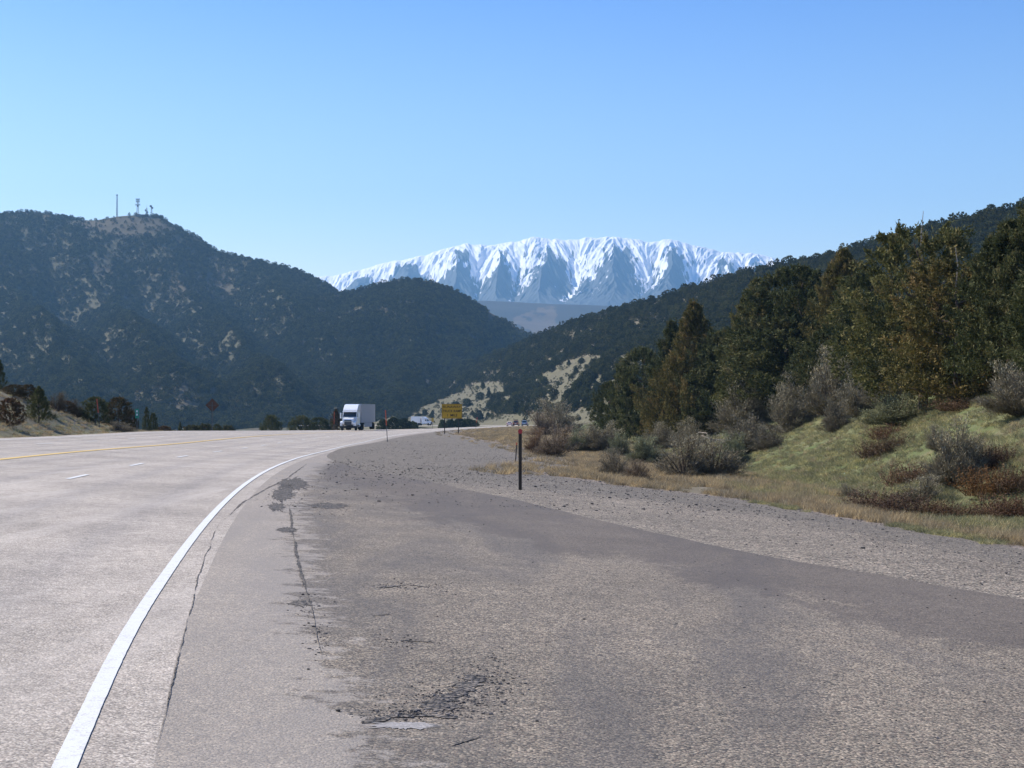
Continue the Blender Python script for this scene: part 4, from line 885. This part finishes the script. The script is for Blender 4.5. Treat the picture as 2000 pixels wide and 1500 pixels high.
for k in range(3): MB().box(-.012, .012, -.004, .0095, H - .35 - k * .35, H - .33 - k * .35).build('bolt_slot', M['galv'], rs)
# short leaning stake
p = hit(1006, 903); x, y, z = p; rs = empty('leaning_stake', (x, y, z)); tag(rs, 'short dark leaning stake just behind the marker post', 'stake'); H = zimg(865, y) - z
MB().tube([(0, 0, -.2), (.02, 0, .0), (.095, 0, H)], [.035, .035, .03], 6).build('stake_shaft', M['wood_post'], rs); MB().tube([(.082, -.0, H - .12), (.1, 0, H + .02)], [.038, .037], 6).build('stake_cap', M['orange'], rs)
# snow poles
def snow_pole(px, by, tx, ty, Y, lab):
    if Y is None: x, y, z = hit(px, by)
    else: x = float(ray(px, by)[0]) * Y; y = Y; z = float(G(x, Y))
    rs = empty('snow_pole', (x, y, z)); tag(rs, lab, 'snow pole', 'orange-topped snow poles along the highway'); H = zimg(ty, y) - z; dx = float(ray(tx, ty)[0]) * y - x; f = .52
    MB().tube([(0, 0, -.3), (dx * f, 0, H * f)], .035, 6).build('pole', M['galv'], rs); MB().tube([(dx * f, 0, H * f), (dx, 0, H)], .05, 6).build('orange_sleeve', M['orange'], rs)
snow_pole(757, 863, 753, 801, None, 'tallest snow pole with orange top at the near side of the road')
snow_pole(195, 850, 189, 779, 128, 'snow pole with orange top on the left bank by round junipers')
snow_pole(929, 844, 932, 815, 300, 'farthest snow pole, right of the yellow sign')
snow_pole(652, 840, 653, 804, 300, 'snow pole before the reddish juniper left of the truck')

# ------------------------------------------------------------------ vehicles
def paint(name, c, rough=.3):
    m, nt, b = newmat(name, rough, .5); co = coords(nt); f = noise(nt, co, 2, 4)
    L(nt, mix(nt, f, tuple(x * .9 for x in c), c), b.inputs['Base Color']); b.inputs['Coat Weight'].default_value = .4; return m
M['truck_white'] = paint('white_truck_paint', (.86,.86,.86)); M['glass'] = paint('dark_window_glass', (.02,.03,.04), .08)
M['tyre'] = plain('black_rubber', (.025,.025,.025), .9, .1); M['chrome'] = plain('dull_chrome', (.45,.46,.48), .3, .5, .9)
M['lamp'] = plain('headlamp_lens', (.85,.87,.9), .1, .6); M['trailer'] = plain('trailer_skin', (.36,.37,.385), .5, .4, var=.06, scale=.6); M['grille'] = plain('dark_grille', (.05,.052,.055), .5, .4)
M['taillamp'] = plain('red_lamp_lens', (.55,.03,.03), .2, .5); M['under'] = plain('chassis_black', (.03,.03,.032), .8, .2)
def semi(name, loc, rz, label, tr_len=14.5, cab=M['truck_white'], trailer=M['trailer']):
    """faces -Y at rz = 0"""
    r = empty(name, loc, rz); tag(r, label, 'truck')
    MB().prism([(-.1,.95),(-.15,1.35),(.0,1.75),(1.35,2.0),(1.5,1.98),(1.5,.75),(.9,.75)], -.82, .82).build('hood', cab, r, .05)
    for s in (-1, 1):
        MB().prism([(-.12,.72),(-.12,1.25),(.15,1.42),(1.2,1.45),(1.5,1.2),(1.5,.85),(1.32,.85),(1.15,1.08),(.72,1.12),(.42,.85),(.40,.62)], *sorted((s * .84, s * 1.22))).build('fender', cab, r, .03)
        MB().box(*sorted((s * .80, s * 1.14)), -.18, -.115, .98, 1.22).build('headlight', M['lamp'], r, .02)
        m_ = MB(); m_.box(*sorted((s * 1.34, s * 1.52)), 1.55, 1.68, 1.85, 2.72); m_.box(*sorted((s * 1.16, s * 1.34)), 1.6, 1.63, 1.9, 1.94); m_.box(*sorted((s * 1.16, s * 1.34)), 1.6, 1.63, 2.6, 2.64); m_.build('mirror', cab, r, .01)
        MB().wheel(s * 1.05, .9, .51, .5, .3).build('wheel', M['tyre'], r)
        for yy in (5.6, 6.9): MB().wheel(s * .98, yy, .51, .51, .55).build('wheel', M['tyre'], r)
        for yy in (tr_len + 2.4, tr_len + 3.7): MB().wheel(s * .98, yy, .51, .51, .55).build('wheel', M['tyre'], r)
        MB().tube([(s * 1.0, 2.4, .75), (s * 1.0, 3.9, .75)], .3, 12).build('fuel_tank', M['chrome'], r)
        MB().box(*sorted((s * 1.24, s * 1.255)), 7.8, tr_len + 1.2, .45, 1.12).build('side_skirt', trailer, r)
        MB().prism([(1.75,2.05),(1.9,2.72),(2.5,2.72),(2.5,2.05)], *sorted((s * 1.142, s * 1.15))).build('side_window', M['glass'], r)
    MB().box(-.55, .55, -.20, -.155, .82, 1.6).build('grille', M['grille'], r, .02)
    b_ = MB(); b_.box(-1.2, 1.2, -.3, -.02, .38, .68); b_.build('bumper', M['under'], r, .03); MB().box(-.8, .8, -.22, -.203, 1.36, 1.42).build('grille_bar', M['chrome'], r)
    MB().prism([(1.5,.8),(1.5,2.0),(1.95,2.86),(2.15,2.95),(4.3,2.95),(4.3,.8)], -1.14, 1.14).build('cab_body', cab, r, .05)
    MB().hexa([(-1.04,1.52,2.07),(1.04,1.52,2.07),(1.04,1.60,2.07),(-1.04,1.60,2.07),(-.98,1.89,2.78),(.98,1.89,2.78),(.98,1.95,2.78),(-.98,1.95,2.78)]).build('windshield', M['glass'], r)
    MB().hexa([(-1.1,1.45,2.82),(1.1,1.45,2.82),(1.1,2.0,2.955),(-1.1,2.0,2.955),(-1.1,1.5,2.92),(1.1,1.5,2.92),(1.1,2.1,3.02),(-1.1,2.1,3.02)]).build('sun_visor', cab, r, .01)
    MB().prism([(1.95,3.02),(2.25,3.3),(3.3,3.95),(4.3,4.02),(4.3,2.952)], -1.12, 1.12).build('roof_fairing', cab, r, .06)
    MB().box(-.5, .5, 1.0, 8.2, .6, .79).build('chassis', M['under'], r); MB().box(-1.28, 1.28, 5.0, tr_len + 4.6, 1.14, 4.08).build('trailer', trailer, r, .04)
    MB().box(-1.0, 1.0, 8.5, tr_len + 4.4, .92, 1.138).build('trailer_frame', M['under'], r)
    return r
x = float(ray(694, 830)[0]) * 236; z0 = float(G(x - 1, 236))
semi('semi_truck', (x - .9, 234, z0 + .01), R(-3.5), 'white semi truck with box trailer driving toward the camera')
x = float(ray(842, 820)[0]) * 700; z0 = zimg(831, 700)
semi('semi_truck', (x, 700, z0), R(68), 'distant white truck seen side-on left of the yellow sign', 5.0, M['truck_white'], M['truck_white'])
tag(sheet('far_road', x - 60, x + 40, 694, 716, z0 - .02, M['road'], 4), kind='structure')
def car(name, loc, rz, label, body, suv=False, hh=1.0):
    """rear faces -Y at rz = 0"""
    r = empty(name, loc, rz); tag(r, label, 'car'); zr_ = 1.75 * hh if suv else 1.45
    lo = [(0,.35),(-.02,.6),(.05,1.0),(3.4,1.0),(4.5,.82),(4.6,.4),(4.5,.3),(.1,.3)]
    MB().prism(lo, -.92, .92).build('body', body, r, .05)
    up = [(.12,1.0),(.32,zr_ - .05),(.6,zr_),(2.4,zr_),(3.3,1.02)] if suv else [(.35,1.0),(1.0,zr_ - .04),(1.4,zr_),(2.3,zr_),(3.3,1.02)]
    p = MB(); n = len(up); p.v = [(-.80 + .10 * (z - 1) / .5, y, z) for y, z in up] + [(.80 - .10 * (z - 1) / .5, y, z) for y, z in up]
    p.f = [tuple(range(n)), tuple(reversed(range(n, 2 * n)))] + [(i, n + i, n + (i + 1) % n, (i + 1) % n) for i in range(n)]; p.build('cabin', body, r, .03)
    y0, z1 = up[0]; y1, z2 = up[1]
    f = lambda t, o: (y0 + (y1 - y0) * t - o, z1 + (z2 - z1) * t)
    a, b = f(.18, .035), f(.86, .035); MB().hexa([(-.64,a[0],a[1]),(.64,a[0],a[1]),(.64,a[0]+.03,a[1]),(-.64,a[0]+.03,a[1]),(-.6,b[0],b[1]),(.6,b[0],b[1]),(.6,b[0]+.03,b[1]),(-.6,b[0]+.03,b[1])]).build('rear_window', M['glass'], r)
    for s in (-1, 1):
        MB().prism([(y1 + .3,1.08),(y1 + .4,zr_ - .12),(2.3,zr_ - .12),(2.9,1.08)], *sorted((s * .765, s * .80))).build('side_window', M['glass'], r)
        MB().box(*sorted((s * .66, s * .88)), -.045, .03, .72, .96).build('taillight', M['taillamp'], r, .01)
        for yy in (.9, 3.7): MB().wheel(s * .82, yy, .33, .33, .22, 16).build('wheel', M['tyre'], r)
    MB().box(-.86, .86, -.08, .06, .38, .6).build('bumper', M['under'] if suv else body, r, .03); MB().box(-.25, .25, -.05, -.03, .66, .8).build('number_plate', M['white'], r)
    if suv:
        MB().box(-.6, .6, .7, 2.2, zr_ + .06, zr_ + .3).build('roof_box', M['under'], r, .06)
    return r
for px, Y, nm, lab, c, suv in ((994.5, 520, 'car', 'small white and red car, leftmost of the distant cars', (.75,.55,.50), False), (1007, 500, 'pickup', 'rusty orange vehicle between the two other distant cars', (.42,.16,.06), True), (1024, 480, 'suv', 'silver-blue vehicle with roof box, rightmost distant car', (.35,.42,.50), True)):
    x = float(ray(px, 830)[0]) * Y; car(nm, (x, Y, float(G(x, Y)) + .02), R(-6), lab, paint(nm + '_paint', c), suv)

# ------------------------------------------------------------------ masts and huts on the hilltop
M['mast'] = plain('galvanised_mast', (.16,.17,.18), .5, .4, .2); M['hut'] = plain('hut_wall', (.12,.12,.12), .8, .2); M['dish'] = plain('grey_dish', (.14,.15,.17), .5, .3)
def hilltop(px, py):
    t = .995; x, y, z = (float(v) for v in left_surf[0](px, t)); return x, y, z
def lattice(mb, h, w0, w1, n=9, r=.16):
    cs = [(-1,-1),(1,-1),(1,1),(-1,1)]
    for a, b in cs: mb.tube([(a * w0, b * w0, 0), (a * w1, b * w1, h)], r, 4)
    for k in range(n):
        u0, u1 = k / n, (k + 1) / n; q0 = w0 + (w1 - w0) * u0; q1 = w0 + (w1 - w0) * u1
        for i in range(4):
            a, b = cs[i], cs[(i + 1) % 4]; mb.tube([(a[0]*q0, a[1]*q0, h*u0), (b[0]*q1, b[1]*q1, h*u1)], r * .6, 3)
def dish(r, x, y, z, rad):
    MB().tube([(x, y, z), (x, y - .5, z), (x, y - .9, z)], [rad * .4, rad * .85, rad], 14).build('dish_antenna', M['dish'], r)
k_ = 2350 / FP
for px, ty, lab, w0, kind in ((228.5,381,'tall thin mast standing alone left of the others on the hilltop',.9,0),(269,388,'lattice tower with three tiers of antennas on the hilltop',1.6,1),(286.5,406,'short tower with two dishes on the hilltop',1.5,2),(296,402,'right-hand tower with a pair of dishes at its top',1.1,3)):
    x, y, z = hilltop(px, 422); H = zimg(ty, y) - z; r = empty('antenna_tower', (x, y, z)); tag(r, lab, 'mast', 'radio towers on the left hilltop')
    mb = MB(); lattice(mb, H, w0, w0 * (.35 if kind != 0 else .4), 12, .20 if kind else .26); mb.build('lattice_mast', M['mast'], r)
    if kind == 1:
        for zz, ww in ((.96, 2.6), (.84, 2.3), (.66, 3.0)):
            q = MB()
            for a in (-1, -.33, .33, 1): q.box(a * ww - .3, a * ww + .3, -1.2, 1.2, H * zz - 1.2, H * zz + 1.2)
            q.box(-ww, ww, -.15, .15, H * zz - .1, H * zz + .1); q.build('antenna_panel', M['dish'], r)
        dish(r, .6, -1, H * .58, 1.3)
    if kind == 2: dish(r, -1.2, -.6, H * .72, 1.5); dish(r, 1.1, -.6, H * .5, 1.5); MB().tube([(0, 0, H), (0, 0, H + 5)], .12, 4).build('whip_antenna', M['mast'], r)
    if kind == 3: dish(r, -.9, -.6, H * .95, 1.9); dish(r, 1.5, -.6, H * .8, 1.6); dish(r, -.6, -.5, H * .4, .8)
    if kind == 0: MB().box(-1.1, 1.1, -1.1, 1.1, H - .8, H + .8).build('mast_head', M['mast'], r)
for px, wp, lab in ((269,7,'small dark hut under the lattice tower'),(279,9,'wider dark hut between the towers'),(287,7,'low dark hut under the short tower')):
    x, y, z = hilltop(px, 422); ww = wp / FP * y / 2; r = empty('equipment_hut', (x, y, z)); tag(r, lab, 'hut', 'huts on the left hilltop')
    MB().box(-ww, ww, -2, 2, -1, 3.2).build('wall', M['hut'], r); MB().prism([(-2.3,3.2),(0,3.9),(2.3,3.2)], -ww - .3, ww + .3).build('roof', M['hut'], r); MB().box(-.5, .5, -2.06, -2.003, -.2, 2).build('door', M['mast'], r)

# ------------------------------------------------------------------ haze
mb = MB(); mb.box(-9500, 9500, -2500, 10600, -64, 1500)
m = bpy.data.materials.new('haze_air'); m.use_nodes = True; nt = m.node_tree; nt.nodes.remove(nt.nodes['Principled BSDF'])
pv = N(nt, 'ShaderNodeVolumePrincipled'); pv.inputs['Color'].default_value = (.30, .62, 1.0, 1); pv.inputs['Density'].default_value = 9e-5; pv.inputs['Anisotropy'].default_value = 0.2
L(nt, pv.outputs[0], nt.nodes['Material Output'].inputs['Volume'])
hz = mb.build('haze', m); tag(hz, kind='stuff')
